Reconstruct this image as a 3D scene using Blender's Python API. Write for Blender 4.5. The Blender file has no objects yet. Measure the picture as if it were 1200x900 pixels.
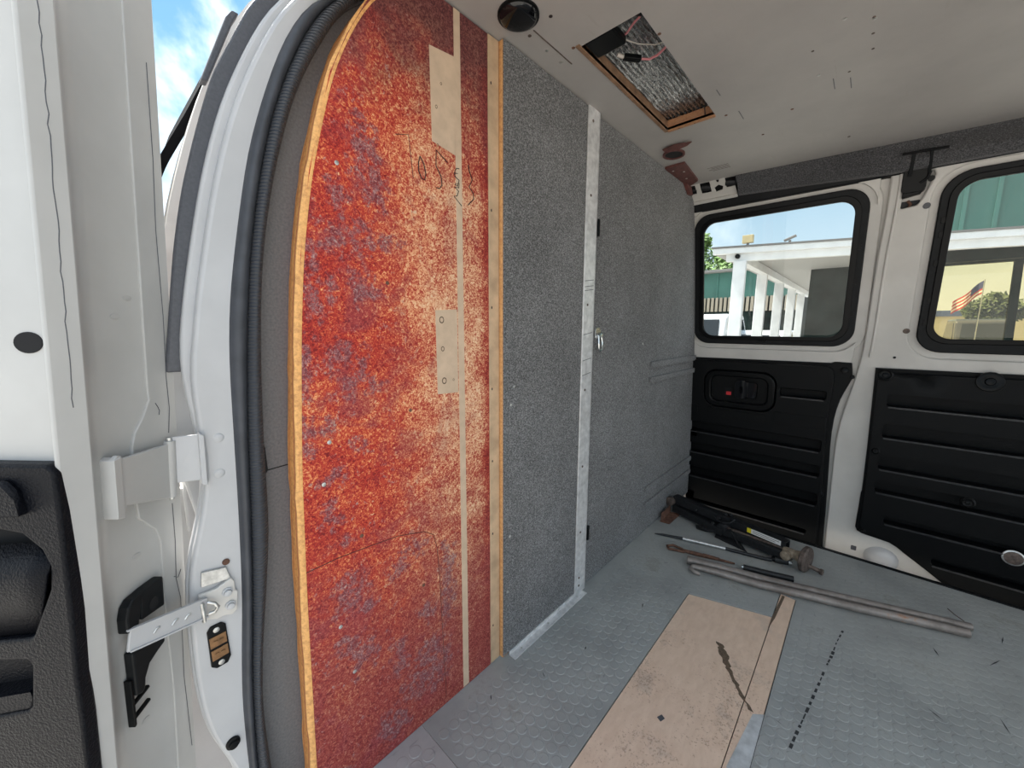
import bpy, bmesh, math, random
from math import sin, cos, pi, radians
from mathutils import Vector, Matrix
from mathutils.geometry import delaunay_2d_cdt

random.seed(7)
C = bpy.context.scene.collection
SC = bpy.context.scene

# ------------------------------------------------------------------ camera
cam = bpy.data.cameras.new('camera')
cam.sensor_fit = 'HORIZONTAL'
cam.sensor_width = 36.0
cam.lens = 450 / 1200 * 36.0
cam.clip_start = 0.01
cam_o = bpy.data.objects.new('camera', cam)
C.objects.link(cam_o)
_p, _y, _r = radians(8.4), radians(42.7), radians(0.2)
fw = Vector((cos(_y) * cos(_p), sin(_y) * cos(_p), -sin(_p)))
rt0 = Vector((sin(_y), -cos(_y), 0)); up0 = rt0.cross(fw)
rt = cos(_r) * rt0 + sin(_r) * up0
up = -sin(_r) * rt0 + cos(_r) * up0
cam_o.matrix_world = Matrix(((rt.x, up.x, -fw.x, 0), (rt.y, up.y, -fw.y, 0), (rt.z, up.z, -fw.z, 0.79), (0, 0, 0, 1)))
SC.camera = cam_o

# ------------------------------------------------------------------ world, sun, exposure
SC.view_settings.view_transform = 'Standard'
SC.view_settings.look = 'None'
SC.view_settings.gamma = 1.0
SC.view_settings.use_curve_mapping = False
SC.view_settings.exposure = 1.22
SC.cycles.max_bounces = 10
SC.cycles.diffuse_bounces = 6
SC.cycles.transparent_max_bounces = 12
SC.cycles.caustics_reflective = False
SC.cycles.caustics_refractive = False

world = bpy.data.worlds.new('sky')
SC.world = world
world.use_nodes = True


class NT:
    """small helper for building node trees"""
    def __init__(s, nt):
        s.nt = nt; s.n = nt.nodes; s.l = nt.links; s.n.clear()

    def node(s, kind, props=None, **ins):
        n = s.n.new(kind)
        for k, v in (props or {}).items():
            setattr(n, k, v)
        for k, v in ins.items():
            s.put(n, k, v)
        return n

    def put(s, n, k, v):
        key = int(k[1:]) if k[0] == '_' and k[1:].isdigit() else k.replace('__', ' ')
        i = n.inputs[key]
        if hasattr(v, 'is_linked') or isinstance(v, bpy.types.NodeSocket):
            s.l.new(v, i)
        elif isinstance(v, bpy.types.Node):
            s.l.new(v.outputs[0], i)
        else:
            i.default_value = v

    def m(s, op, a, b=0.0, c=0.0, clamp=False):
        n = s.node('ShaderNodeMath', {'operation': op, 'use_clamp': clamp}, _0=a, _1=b)
        if op in ('MULTIPLY_ADD', 'SMOOTH_MIN', 'SMOOTH_MAX', 'COMPARE'):
            s.put(n, '_2', c)
        return n.outputs[0]

    def mix(s, f, a, b):
        n = s.node('ShaderNodeMix', {'data_type': 'RGBA'})
        s.put(n, '_0', f)
        for k, v in (('_6', a), ('_7', b)):
            if isinstance(v, tuple) and len(v) == 3:
                v = v + (1,)
            s.put(n, k, v)
        return n.outputs[2]

    def ramp(s, f, stops, interp='LINEAR'):
        n = s.node('ShaderNodeValToRGB')
        cr = n.color_ramp; cr.interpolation = interp
        while len(cr.elements) < len(stops):
            cr.elements.new(0.5)
        for e, (p, c) in zip(cr.elements, stops):
            e.position = p
            e.color = (c, c, c, 1) if not isinstance(c, tuple) else c + (1,)
        s.put(n, '_0', f)
        return n.outputs[0]

    def noise(s, vec, scale, detail=3, rough=0.55, dist=0.0):
        n = s.node('ShaderNodeTexNoise', None, Scale=scale, Detail=detail, Roughness=rough, Distortion=dist)
        s.l.new(vec, n.inputs['Vector'])
        return n.outputs[0]

    def smooth(s, v, lo, hi):
        n = s.node('ShaderNodeMapRange', {'interpolation_type': 'SMOOTHSTEP'}, _0=v, _1=lo, _2=hi, _3=0.0, _4=1.0)
        return n.outputs[0]


t = NT(world.node_tree)
tc = t.node('ShaderNodeTexCoord').outputs['Generated']
sep = t.node('ShaderNodeSeparateXYZ', None, _0=tc)
elev = t.m('MAXIMUM', sep.outputs[2], 0.0)
clear = t.ramp(elev, [(0.0, (0.56, 0.60, 0.63)), (0.14, (0.40, 0.51, 0.60)), (0.40, (0.16, 0.33, 0.48)), (1.0, (0.08, 0.20, 0.40))])
cl = t.noise(t.node('ShaderNodeMapping', None, Vector=tc, Location=(2.1, 0.9, 0.1)).outputs[0], 2.6, 7, 0.55, 0.25)
cl2 = t.smooth(cl, 0.46, 0.60)
low = t.smooth(elev, 0.10, 0.55)
cm = t.m('MULTIPLY', cl2, t.m('MULTIPLY_ADD', low, 0.75, 0.25))
sky = t.mix(cm, clear, (1.12, 1.12, 1.12))
bg = t.node('ShaderNodeBackground', None, Color=sky, Strength=0.95)
t.node('ShaderNodeOutputWorld', None, Surface=bg)

sun = bpy.data.lights.new('sun', 'SUN')
sun.energy = 6.5
sun.angle = radians(6)
sun.color = (1.0, 0.96, 0.9)
sun_o = bpy.data.objects.new('sun', sun)
C.objects.link(sun_o)
sun_o.rotation_euler = Vector((0.07, -0.50, -0.86)).to_track_quat('-Z', 'Y').to_euler()


# ------------------------------------------------------------------ materials
def principled(name):
    mt = bpy.data.materials.new(name); mt.use_nodes = True
    t = NT(mt.node_tree)
    b = t.node('ShaderNodeBsdfPrincipled')
    t.node('ShaderNodeOutputMaterial', None, Surface=b)
    return mt, t, b


def objco(t):
    return t.node('ShaderNodeTexCoord').outputs['Object']


def bump(t, b, h, strength=0.3, dist=0.002):
    n = t.node('ShaderNodeBump', None, Strength=strength, Distance=dist, Height=h)
    t.l.new(n.outputs[0], b.inputs['Normal'])


def simple(name, col, rough=0.5, metal=0.0, nscale=0, namp=0.15, bscale=0, bstr=0.3, bdist=0.001, coat=0.0, spec=0.5):
    mt, t, b = principled(name)
    co = objco(t)
    if nscale:
        n = t.noise(co, nscale, 4)
        lo = tuple(max(0, c * (1 - namp)) for c in col); hi = tuple(min(1, c * (1 + namp)) for c in col)
        t.put(b, 'Base Color', t.ramp(n, [(0.3, lo), (0.7, hi)]))
    else:
        b.inputs['Base Color'].default_value = col + (1,)
    b.inputs['Roughness'].default_value = rough
    b.inputs['Metallic'].default_value = metal
    b.inputs['Coat Weight'].default_value = coat
    b.inputs['Specular IOR Level'].default_value = spec
    if bscale:
        bump(t, b, t.noise(co, bscale, 3), bstr, bdist)
    return mt


M = {}
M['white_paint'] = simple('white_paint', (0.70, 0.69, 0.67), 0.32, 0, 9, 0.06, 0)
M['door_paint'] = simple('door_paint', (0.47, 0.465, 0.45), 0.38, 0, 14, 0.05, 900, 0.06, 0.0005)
M['jamb_paint'] = simple('jamb_paint', (0.50, 0.505, 0.515), 0.3, 0, 14, 0.05)
M['wall_paint'] = simple('wall_paint', (0.62, 0.60, 0.565), 0.35, 0, 6, 0.10, 0)
M['black_plastic'] = simple('black_plastic', (0.0045, 0.005, 0.0055), 0.36, 0, 0, 0, 650, 0.6, 0.0014, spec=0.16)
M['trim_plastic'] = simple('trim_plastic', (0.006, 0.0065, 0.009), 0.34, 0, 0, 0, 420, 0.7, 0.0016, spec=0.12)
M['smooth_black'] = simple('smooth_black', (0.005, 0.0055, 0.006), 0.3, spec=0.14)
M['lip_highlight'] = simple('lip_highlight', (0.030, 0.031, 0.033), 0.3, 0, 90, 0.6)  # gloss highlight of the rib lips put into a lighter black
M['matte_black'] = simple('matte_black', (0.008, 0.008, 0.009), 0.8, spec=0.03)
M['rubber'] = simple('rubber', (0.008, 0.009, 0.010), 0.5, 0, 60, 0.3, spec=0.2)
M['seal_rubber'] = simple('seal_rubber', (0.048, 0.052, 0.062), 0.55, 0, 30, 0.25)
M['applique'] = simple('applique', (0.075, 0.078, 0.09), 0.42, 0, 300, 0.15, 500, 0.15, 0.0006)
M['grey_trim'] = simple('grey_trim', (0.15, 0.155, 0.16), 0.75, 0, 300, 0.2, 600, 0.35, 0.001)
M['stud_wood'] = simple('batten_wood', (0.52, 0.37, 0.235), 0.6, 0, 30, 0.2)
M['bare_wood'] = simple('bare_wood', (0.60, 0.45, 0.32), 0.6, 0, 40, 0.10)
M['aluminium'] = simple('aluminium', (0.78, 0.78, 0.78), 0.45, 0.45, 60, 0.18)
M['zinc'] = simple('zinc', (0.58, 0.58, 0.56), 0.38, 0.8, 120, 0.25)
M['chrome'] = simple('chrome', (0.75, 0.77, 0.77), 0.18, 1.0)
M['rust'] = simple('rust', (0.15, 0.075, 0.05), 0.8, 0.1, 90, 0.5, 200, 0.4, 0.002)
M['bronze'] = simple('bronze', (0.23, 0.12, 0.05), 0.5, 0.3, 120, 0.35)
M['black_steel'] = simple('black_steel', (0.017, 0.018, 0.02), 0.45, 0.2, 80, 0.4)
M['tan_metal'] = simple('tan_metal', (0.33, 0.27, 0.20), 0.55, 0.3, 90, 0.4, 150, 0.4, 0.002)
M['dark_iron'] = simple('dark_iron', (0.13, 0.10, 0.085), 0.6, 0.4, 90, 0.5, 200, 0.4, 0.001)
M['red_brown'] = simple('red_brown', (0.115, 0.04, 0.035), 0.55, 0, 70, 0.4)
M['red_plastic'] = simple('red_plastic', (0.75, 0.04, 0.05), 0.35)
M['dark_void'] = simple('dark_void', (0.006, 0.006, 0.007), 0.9)
M['shell_dark'] = simple('shell_dark', (0.05, 0.05, 0.055), 0.8)
M['sticker_white'] = simple('sticker_white', (0.78, 0.78, 0.76), 0.5)
M['sticker_yellow'] = simple('sticker_yellow', (0.85, 0.70, 0.03), 0.5)
M['glue'] = simple('glue', (0.50, 0.52, 0.53), 0.6, 0, 40, 0.25)
M['ink'] = simple('ink', (0.02, 0.014, 0.014), 0.6)
M['pencil'] = simple('pencil', (0.12, 0.035, 0.03), 0.6)
M['scuff'] = simple('scuff', (0.03, 0.032, 0.035), 0.8)
M['brown_stain'] = simple('brown_stain', (0.13, 0.09, 0.06), 0.8, 0, 300, 0.4)
M['pink_wire'] = simple('pink_wire', (0.55, 0.20, 0.22), 0.45)
M['white_wire'] = simple('white_wire', (0.55, 0.5, 0.45), 0.5)
M['asphalt'] = simple('asphalt', (0.33, 0.31, 0.28), 0.9, 0, 3, 0.2)
M['post_white'] = simple('post_white', (0.80, 0.81, 0.82), 0.55, 0, 5, 0.08)
M['soffit'] = simple('soffit', (0.42, 0.42, 0.41), 0.7)
M['porch_dark'] = simple('porch_dark', (0.016, 0.026, 0.023), 0.7, 0, 3, 0.4, spec=0.1)
M['green_metal'] = simple('green_metal', (0.055, 0.16, 0.13), 0.45, 0, 1.2, 0.15)
M['roof_grey'] = simple('roof_grey', (0.22, 0.21, 0.20), 0.7)
M['tan_board'] = simple('tan_board', (0.42, 0.36, 0.28), 0.8)
M['car_white'] = simple('car_white', (0.80, 0.81, 0.82), 0.25, 0, 0, 0, 0, 0, 0, 0.6)
M['car_dark'] = simple('car_dark', (0.06, 0.06, 0.065), 0.3, 0, 0, 0, 0, 0, 0, 0.6)
M['car_glass'] = simple('car_glass', (0.02, 0.025, 0.03), 0.1)
M['tail_red'] = simple('tail_red', (0.55, 0.03, 0.02), 0.3)
M['bark'] = simple('bark', (0.10, 0.075, 0.05), 0.9)
M['leaf'] = simple('leaf', (0.17, 0.28, 0.08), 0.6, 0, 3, 0.6)
M['leaf_dark'] = simple('leaf_dark', (0.07, 0.10, 0.045), 0.7, 0, 2, 0.5)
M['cream_wall'] = simple('cream_wall', (0.70, 0.64, 0.50), 0.8)
M['blue_roof'] = simple('blue_roof', (0.10, 0.14, 0.30), 0.6)
M['flag_red'] = simple('flag_red', (0.50, 0.06, 0.06), 0.8)
M['flag_white'] = simple('flag_white', (0.78, 0.75, 0.70), 0.8)
M['flag_blue'] = simple('flag_blue', (0.05, 0.06, 0.16), 0.8)
M['lamp_tan'] = simple('lamp_tan', (0.55, 0.45, 0.25), 0.5)


def mat_carpet(name, lo, hi, tint=(1, 1, 1.06)):
    mt, t, b = principled(name)
    co = objco(t)
    mp = t.node('ShaderNodeMapping', None, Vector=co)
    mp.inputs['Scale'].default_value = (1, 1, 1.25)
    n1 = t.noise(mp.outputs[0], 300, 3, 0.7)
    n2 = t.noise(co, 900, 2, 0.6)
    n3 = t.noise(co, 5, 4, 0.6)
    v = t.m('ADD', t.m('MULTIPLY', n1, 0.65), t.m('MULTIPLY', n2, 0.35))
    v = t.m('ADD', v, t.m('MULTIPLY', t.m('SUBTRACT', n3, 0.5), 0.12))
    c = lambda k: tuple(k * q for q in tint)
    t.put(b, 'Base Color', t.ramp(v, [(0.38, c(lo)), (0.50, c((lo + hi) * 0.38)), (0.62, c(hi))]))
    b.inputs['Roughness'].default_value = 0.95
    b.inputs['Specular IOR Level'].default_value = 0.15
    b.inputs['Sheen Weight'].default_value = 0.25
    bump(t, b, v, 0.7, 0.003)
    return mt


M['carpet'] = mat_carpet('grey_carpet', 0.036, 0.34, (1, 1, 1.01))
M['carpet_shaded'] = mat_carpet('shaded_carpet', 0.03, 0.16)  # same grey carpet, with the header's shade put into its colour


def mat_ply_edge(name, axis, cols, scale):
    """layered plywood edge: bands across one axis"""
    mt, t, b = principled(name)
    co = objco(t)
    sp = t.node('ShaderNodeSeparateXYZ', None, _0=co)
    w = t.m('FRACT', t.m('MULTIPLY', sp.outputs[axis], scale))
    band = t.ramp(w, cols)
    n = t.noise(co, 160, 4, 0.7)
    t.put(b, 'Base Color', t.mix(t.ramp(n, [(0.42, 0.0), (0.68, 0.55)]), band, (0.33, 0.10, 0.04)))
    b.inputs['Roughness'].default_value = 0.7
    bump(t, b, n, 0.4, 0.002)
    return mt


M['ply_edge'] = mat_ply_edge('ply_edge', 1, [(0.0, (0.80, 0.40, 0.13)), (0.25, (0.86, 0.48, 0.17)), (0.45, (0.55, 0.12, 0.06)), (0.5, (0.84, 0.42, 0.13)), (0.85, (0.76, 0.34, 0.10)), (1.0, (0.62, 0.17, 0.06))], 1 / 0.032)
M['panel_edge'] = mat_ply_edge('panel_edge', 1, [(0.0, (0.70, 0.40, 0.17)), (0.3, (0.62, 0.30, 0.10)), (0.34, (0.30, 0.12, 0.05)), (0.42, (0.74, 0.45, 0.2)), (0.8, (0.66, 0.36, 0.14)), (1.0, (0.35, 0.16, 0.07))], 1 / 0.02)
M['hatch_side'] = simple('hatch_side', (0.25, 0.145, 0.085), 0.7, 0, 60, 0.35)
M['gloss_black'] = simple('gloss_black', (0.004, 0.004, 0.005), 0.04)
M['hatch_edge'] = mat_ply_edge('hatch_edge', 2, [(0.0, (0.50, 0.27, 0.14)), (0.45, (0.42, 0.22, 0.11)), (0.5, (0.16, 0.08, 0.05)), (0.6, (0.38, 0.2, 0.11)), (1.0, (0.46, 0.25, 0.14))], 1 / 0.03)


def mat_red_ply():
    mt, t, b = principled('red_stained_plywood')
    co = objco(t)
    sp = t.node('ShaderNodeSeparateXYZ', None, _0=co)
    x, z = sp.outputs[0], sp.outputs[2]
    fine = t.noise(co, 210, 3, 0.62, 1.2)
    fine2 = t.noise(co, 420, 2, 0.6, 0.6)
    mid = t.noise(co, 26, 4, 0.6, 0.5)
    mp = t.node('ShaderNodeMapping', None, Vector=co)
    mp.inputs['Rotation'].default_value = (0, radians(22), 0)
    mp.inputs['Scale'].default_value = (3.0, 1, 9.0)
    streak = t.noise(mp.outputs[0], 1.6, 4, 0.55, 0.4)
    big = t.noise(co, 6.5, 3, 0.5, 0.6)
    f = t.m('ADD', t.m('MULTIPLY', fine, 0.62), t.m('MULTIPLY', fine2, 0.38))
    f = t.m('MULTIPLY_ADD', f, 1.75, -0.385)
    # where the stain is thin: right of the middle, between knee and shoulder height of the board
    thin = t.m('MULTIPLY', t.smooth(x, 0.20, 0.46), t.m('MULTIPLY', t.smooth(z, 0.10, 0.55), t.m('SUBTRACT', 1.0, t.smooth(z, 0.98, 1.34))))
    edge = t.m('MULTIPLY', t.smooth(x, 0.525, 0.56), 0.20)
    v = t.m('ADD', f, t.m('MULTIPLY', t.m('SUBTRACT', big, 0.5), 0.34))
    v = t.m('ADD', v, t.m('MULTIPLY', t.m('SUBTRACT', streak, 0.5), 0.36))
    v = t.m('ADD', v, t.m('MULTIPLY', t.m('SUBTRACT', mid, 0.5), 0.30))
    v = t.m('ADD', v, t.m('MULTIPLY_ADD', thin, 0.13, -0.04))
    v = t.m('SUBTRACT', v, edge)
    right = t.smooth(x, 0.27, 0.50)
    hot = t.ramp(v, [(0.22, (0.20, 0.010, 0.012)), (0.38, (0.44, 0.030, 0.020)), (0.52, (0.56, 0.075, 0.035)), (0.66, (0.78, 0.27, 0.10)), (0.84, (0.88, 0.58, 0.32))])
    pale = t.ramp(v, [(0.24, (0.20, 0.014, 0.012)), (0.40, (0.38, 0.040, 0.028)), (0.51, (0.50, 0.13, 0.075)), (0.62, (0.72, 0.37, 0.20)), (0.78, (0.84, 0.60, 0.40))])
    col = t.mix(right, hot, pale)
    # lower third: brown and duller
    lowm = t.m('MULTIPLY', t.m('SUBTRACT', 1.0, t.smooth(t.m('ADD', z, t.m('MULTIPLY', t.m('SUBTRACT', mid, 0.5), 0.5)), 0.16, 0.52)), 0.8)
    col = t.mix(lowm, col, t.ramp(f, [(0.22, (0.13, 0.018, 0.020)), (0.50, (0.27, 0.050, 0.045)), (0.76, (0.46, 0.17, 0.13))]))
    maroon = t.m('MULTIPLY', t.smooth(t.noise(co, 13, 3, 0.6, 0.8), 0.50, 0.66), t.m('MULTIPLY_ADD', right, -0.30, 0.62))
    col = t.mix(maroon, col, t.ramp(f, [(0.2, (0.13, 0.016, 0.022)), (0.55, (0.30, 0.050, 0.060)), (0.85, (0.50, 0.18, 0.16))]))
    # top of the board: roof shade painted into the colour
    top_shade = t.m('MULTIPLY', t.smooth(t.m('ADD', z, t.m('MULTIPLY', t.m('SUBTRACT', mid, 0.5), 0.25)), 1.08, 1.30), 0.9)
    col = t.mix(top_shade, col, t.ramp(f, [(0.36, (0.06, 0.018, 0.02)), (0.62, (0.17, 0.06, 0.06))]))
    # grey-violet glue blots
    blots = [(.300, 1.050, .020, .045), (.318, 1.000, .018, .035), (.262, .975, .016, .025), (.250, .915, .030, .020), (.292, .930, .030, .022), (.335, .925, .02, .015),
             (.215, .850, .012, .050), (.240, .840, .010, .020), (.290, .850, .022, .020), (.258, .745, .030, .022), (.275, .700, .034, .018), (.196, .720, .010, .050), (.250, .690, .02, .016),
             (.222, .645, .010, .018), (.196, .640, .009, .04), (.272, .600, .016, .014), (.226, .562, .022, .010), (.222, .500, .014, .020), (.243, .452, .018, .010), (.245, .365, .026, .024),
             (.232, .330, .020, .018), (.262, .322, .022, .012), (.225, .270, .02, .02), (.260, .235, .022, .030), (.325, .185, .018, .035), (.365, .095, .040, .030), (.395, .150, .030, .030), (.435, .250, .016, .05), (.36, .38, .03, .02), (.33, .36, .025, .012), (.410, .11, .03, .04), (.31, .06, .03, .03), (.44, .33, .02, .03), (.39, .24, .02, .02)]
    acc = None
    for (bx, bz, rx, rz) in blots:
        dx = t.m('MULTIPLY', t.m('SUBTRACT', x, bx), 1 / rx)
        dz = t.m('MULTIPLY', t.m('SUBTRACT', z, bz), 1 / rz)
        d = t.m('ADD', t.m('MULTIPLY', dx, dx), t.m('MULTIPLY', dz, dz))
        d = t.m('MULTIPLY', d, 0.45)
        s = t.m('SUBTRACT', 1.0, d)
        acc = s if acc is None else t.m('SMOOTH_MAX', acc, s, 0.4)
    wob = t.noise(co, 70, 4, 0.65)
    bm = t.smooth(t.m('ADD', acc, t.m('MULTIPLY', t.m('SUBTRACT', wob, 0.55), 6.0)), -0.2, 0.9)
    sparse = t.smooth(t.m('ADD', wob, t.m('MULTIPLY', fine, 0.5)), 0.86, 0.98)
    bm = t.m('MULTIPLY', t.m('MAXIMUM', bm, t.m('MULTIPLY', sparse, t.m('SUBTRACT', 1.0, right))), t.smooth(fine2, 0.30, 0.56))
    glue = t.ramp(fine, [(0.38, (0.13, 0.045, 0.055)), (0.55, (0.25, 0.14, 0.155)), (0.70, (0.46, 0.37, 0.37))])
    col = t.mix(t.m('MULTIPLY', bm, 0.80), col, glue)
    t.put(b, 'Base Color', col)
    b.inputs['Roughness'].default_value = 0.62
    b.inputs['Specular IOR Level'].default_value = 0.35
    bump(t, b, t.m('ADD', f, t.m('MULTIPLY', bm, 0.3)), 0.35, 0.002)
    return mt


M['red_ply'] = mat_red_ply()


def mat_floor_ply():
    mt, t, b = principled('worn_floor_plywood')
    co = objco(t)
    sp = t.node('ShaderNodeSeparateXYZ', None, _0=co)
    mp = t.node('ShaderNodeMapping', None, Vector=co)
    mp.inputs['Scale'].default_value = (5, 12, 1)
    grain = t.noise(mp.outputs[0], 5, 4, 0.6, 0.3)
    fine = t.noise(co, 220, 3, 0.7)
    mid = t.noise(co, 11, 4, 0.6)
    base = t.ramp(grain, [(0.3, (0.70, 0.51, 0.38)), (0.7, (0.80, 0.61, 0.47))])
    pk = t.m('MULTIPLY', t.smooth(t.m('ADD', fine, t.m('MULTIPLY', t.m('SUBTRACT', mid, 0.5), 0.6)), 0.58, 0.70), t.m('SUBTRACT', 1.0, t.smooth(sp.outputs[0], 0.85, 1.1)))
    col = t.mix(t.m('MULTIPLY', pk, 0.55), base, (0.30, 0.15, 0.085))
    col = t.mix(t.m('MULTIPLY', t.smooth(mid, 0.55, 0.75), 0.35), col, (0.40, 0.35, 0.30))
    t.put(b, 'Base Color', col)
    b.inputs['Roughness'].default_value = 0.7
    bump(t, b, fine, 0.25, 0.001)
    return mt


M['floor_ply'] = mat_floor_ply()


def mat_mat(name, col, dirt):
    mt, t, b = principled(name)
    co = objco(t)
    mid = t.noise(co, 7, 5, 0.62)
    fine = t.noise(co, 120, 3, 0.6)
    mp = t.node('ShaderNodeMapping', None, Vector=co)
    mp.inputs['Rotation'].default_value = (0, 0, radians(18))
    mp.inputs['Scale'].default_value = (30, 120, 1)
    scr = t.noise(mp.outputs[0], 1.0, 3, 0.6)
    hi = tuple(c * 1.18 for c in col); lo = tuple(c * 0.85 for c in col)
    c = t.ramp(mid, [(0.3, lo), (0.7, hi)])
    c = t.mix(t.m('MULTIPLY', t.smooth(t.m('ADD', mid, t.m('MULTIPLY', fine, 0.25)), 0.70, 0.85), 0.5), c, dirt)
    c = t.mix(t.m('MULTIPLY', t.smooth(scr, 0.62, 0.72), 0.25), c, (0.05, 0.055, 0.055))
    t.put(b, 'Base Color', c)
    t.put(b, 'Roughness', t.ramp(mid, [(0.3, 0.36), (0.7, 0.52)]))
    bump(t, b, fine, 0.12, 0.0006)
    return mt


M['mat_main'] = mat_mat('grey_rubber_mat', (0.335, 0.348, 0.340), (0.20, 0.195, 0.16))
M['mat_side'] = mat_mat('pale_rubber_mat', (0.42, 0.415, 0.41), (0.12, 0.11, 0.10))


def mat_ceiling():
    mt, t, b = principled('ceiling_board')
    co = objco(t)
    n = t.noise(co, 5, 5, 0.6)
    f = t.noise(co, 150, 2)
    mp = t.node('ShaderNodeMapping', None, Vector=co)
    mp.inputs['Scale'].default_value = (3, 20, 1)
    st = t.noise(mp.outputs[0], 4, 3)
    c = t.ramp(n, [(0.3, (0.36, 0.34, 0.325)), (0.7, (0.43, 0.408, 0.388))])
    c = t.mix(t.m('MULTIPLY', t.smooth(st, 0.66, 0.76), 0.18), c, (0.30, 0.26, 0.22))
    t.put(b, 'Base Color', c)
    b.inputs['Roughness'].default_value = 0.55
    bump(t, b, f, 0.08, 0.0006)
    return mt


M['ceiling'] = mat_ceiling()


def mat_foil():
    mt, t, b = principled('foil')
    co = objco(t)
    n = t.noise(co, 160, 4, 0.7)
    t.put(b, 'Base Color', t.ramp(n, [(0.35, (0.16, 0.16, 0.165)), (0.65, (0.62, 0.62, 0.63))]))
    b.inputs['Metallic'].default_value = 0.9
    b.inputs['Roughness'].default_value = 0.2
    bump(t, b, n, 0.5, 0.002)
    return mt


M['foil'] = mat_foil()


def mat_pipe():
    mt, t, b = principled('old_steel_pipe')
    co = objco(t)
    n = t.noise(co, 14, 4, 0.7)
    f = t.noise(co, 160, 3)
    c = t.ramp(n, [(0.35, (0.19, 0.165, 0.15)), (0.60, (0.30, 0.27, 0.25)), (0.70, (0.33, 0.16, 0.09))])
    t.put(b, 'Base Color', c)
    b.inputs['Roughness'].default_value = 0.5
    b.inputs['Metallic'].default_value = 0.45
    bump(t, b, f, 0.3, 0.001)
    return mt


M['pipe'] = mat_pipe()


def mat_seal_ribbed():
    mt, t, b = principled('ribbed_seal')
    co = objco(t)
    w = t.node('ShaderNodeTexWave', {'wave_type': 'BANDS', 'bands_direction': 'Z'}, Vector=co, Scale=70.0, Distortion=0.0)
    b.inputs['Base Color'].default_value = (0.050, 0.054, 0.063, 1)
    b.inputs['Roughness'].default_value = 0.55
    bump(t, b, w.outputs[0], 0.6, 0.004)
    return mt


M['ribbed_seal'] = mat_seal_ribbed()


def mat_glass(name, tint, spec_ior=1.5):
    mt = bpy.data.materials.new(name); mt.use_nodes = True
    t = NT(mt.node_tree)
    tr = t.node('ShaderNodeBsdfTransparent', None, Color=tint + (1,))
    gl = t.node('ShaderNodeBsdfGlossy', None, Color=(1, 1, 1, 1), Roughness=0.0)
    fr = t.node('ShaderNodeFresnel', None, IOR=spec_ior)
    mx = t.node('ShaderNodeMixShader', None, _0=t.m('MULTIPLY', fr.outputs[0], t.m('SUBTRACT', 1.0, t.node('ShaderNodeNewGeometry').outputs['Backfacing'])), _1=tr.outputs[0], _2=gl.outputs[0])
    t.node('ShaderNodeOutputMaterial', None, Surface=mx.outputs[0])
    return mt


M['glass'] = mat_glass('van_glass', (0.84, 0.86, 0.85), 1.4)
M['shop_glass'] = mat_glass('shop_glass', (0.92, 0.84, 0.62))


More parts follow.
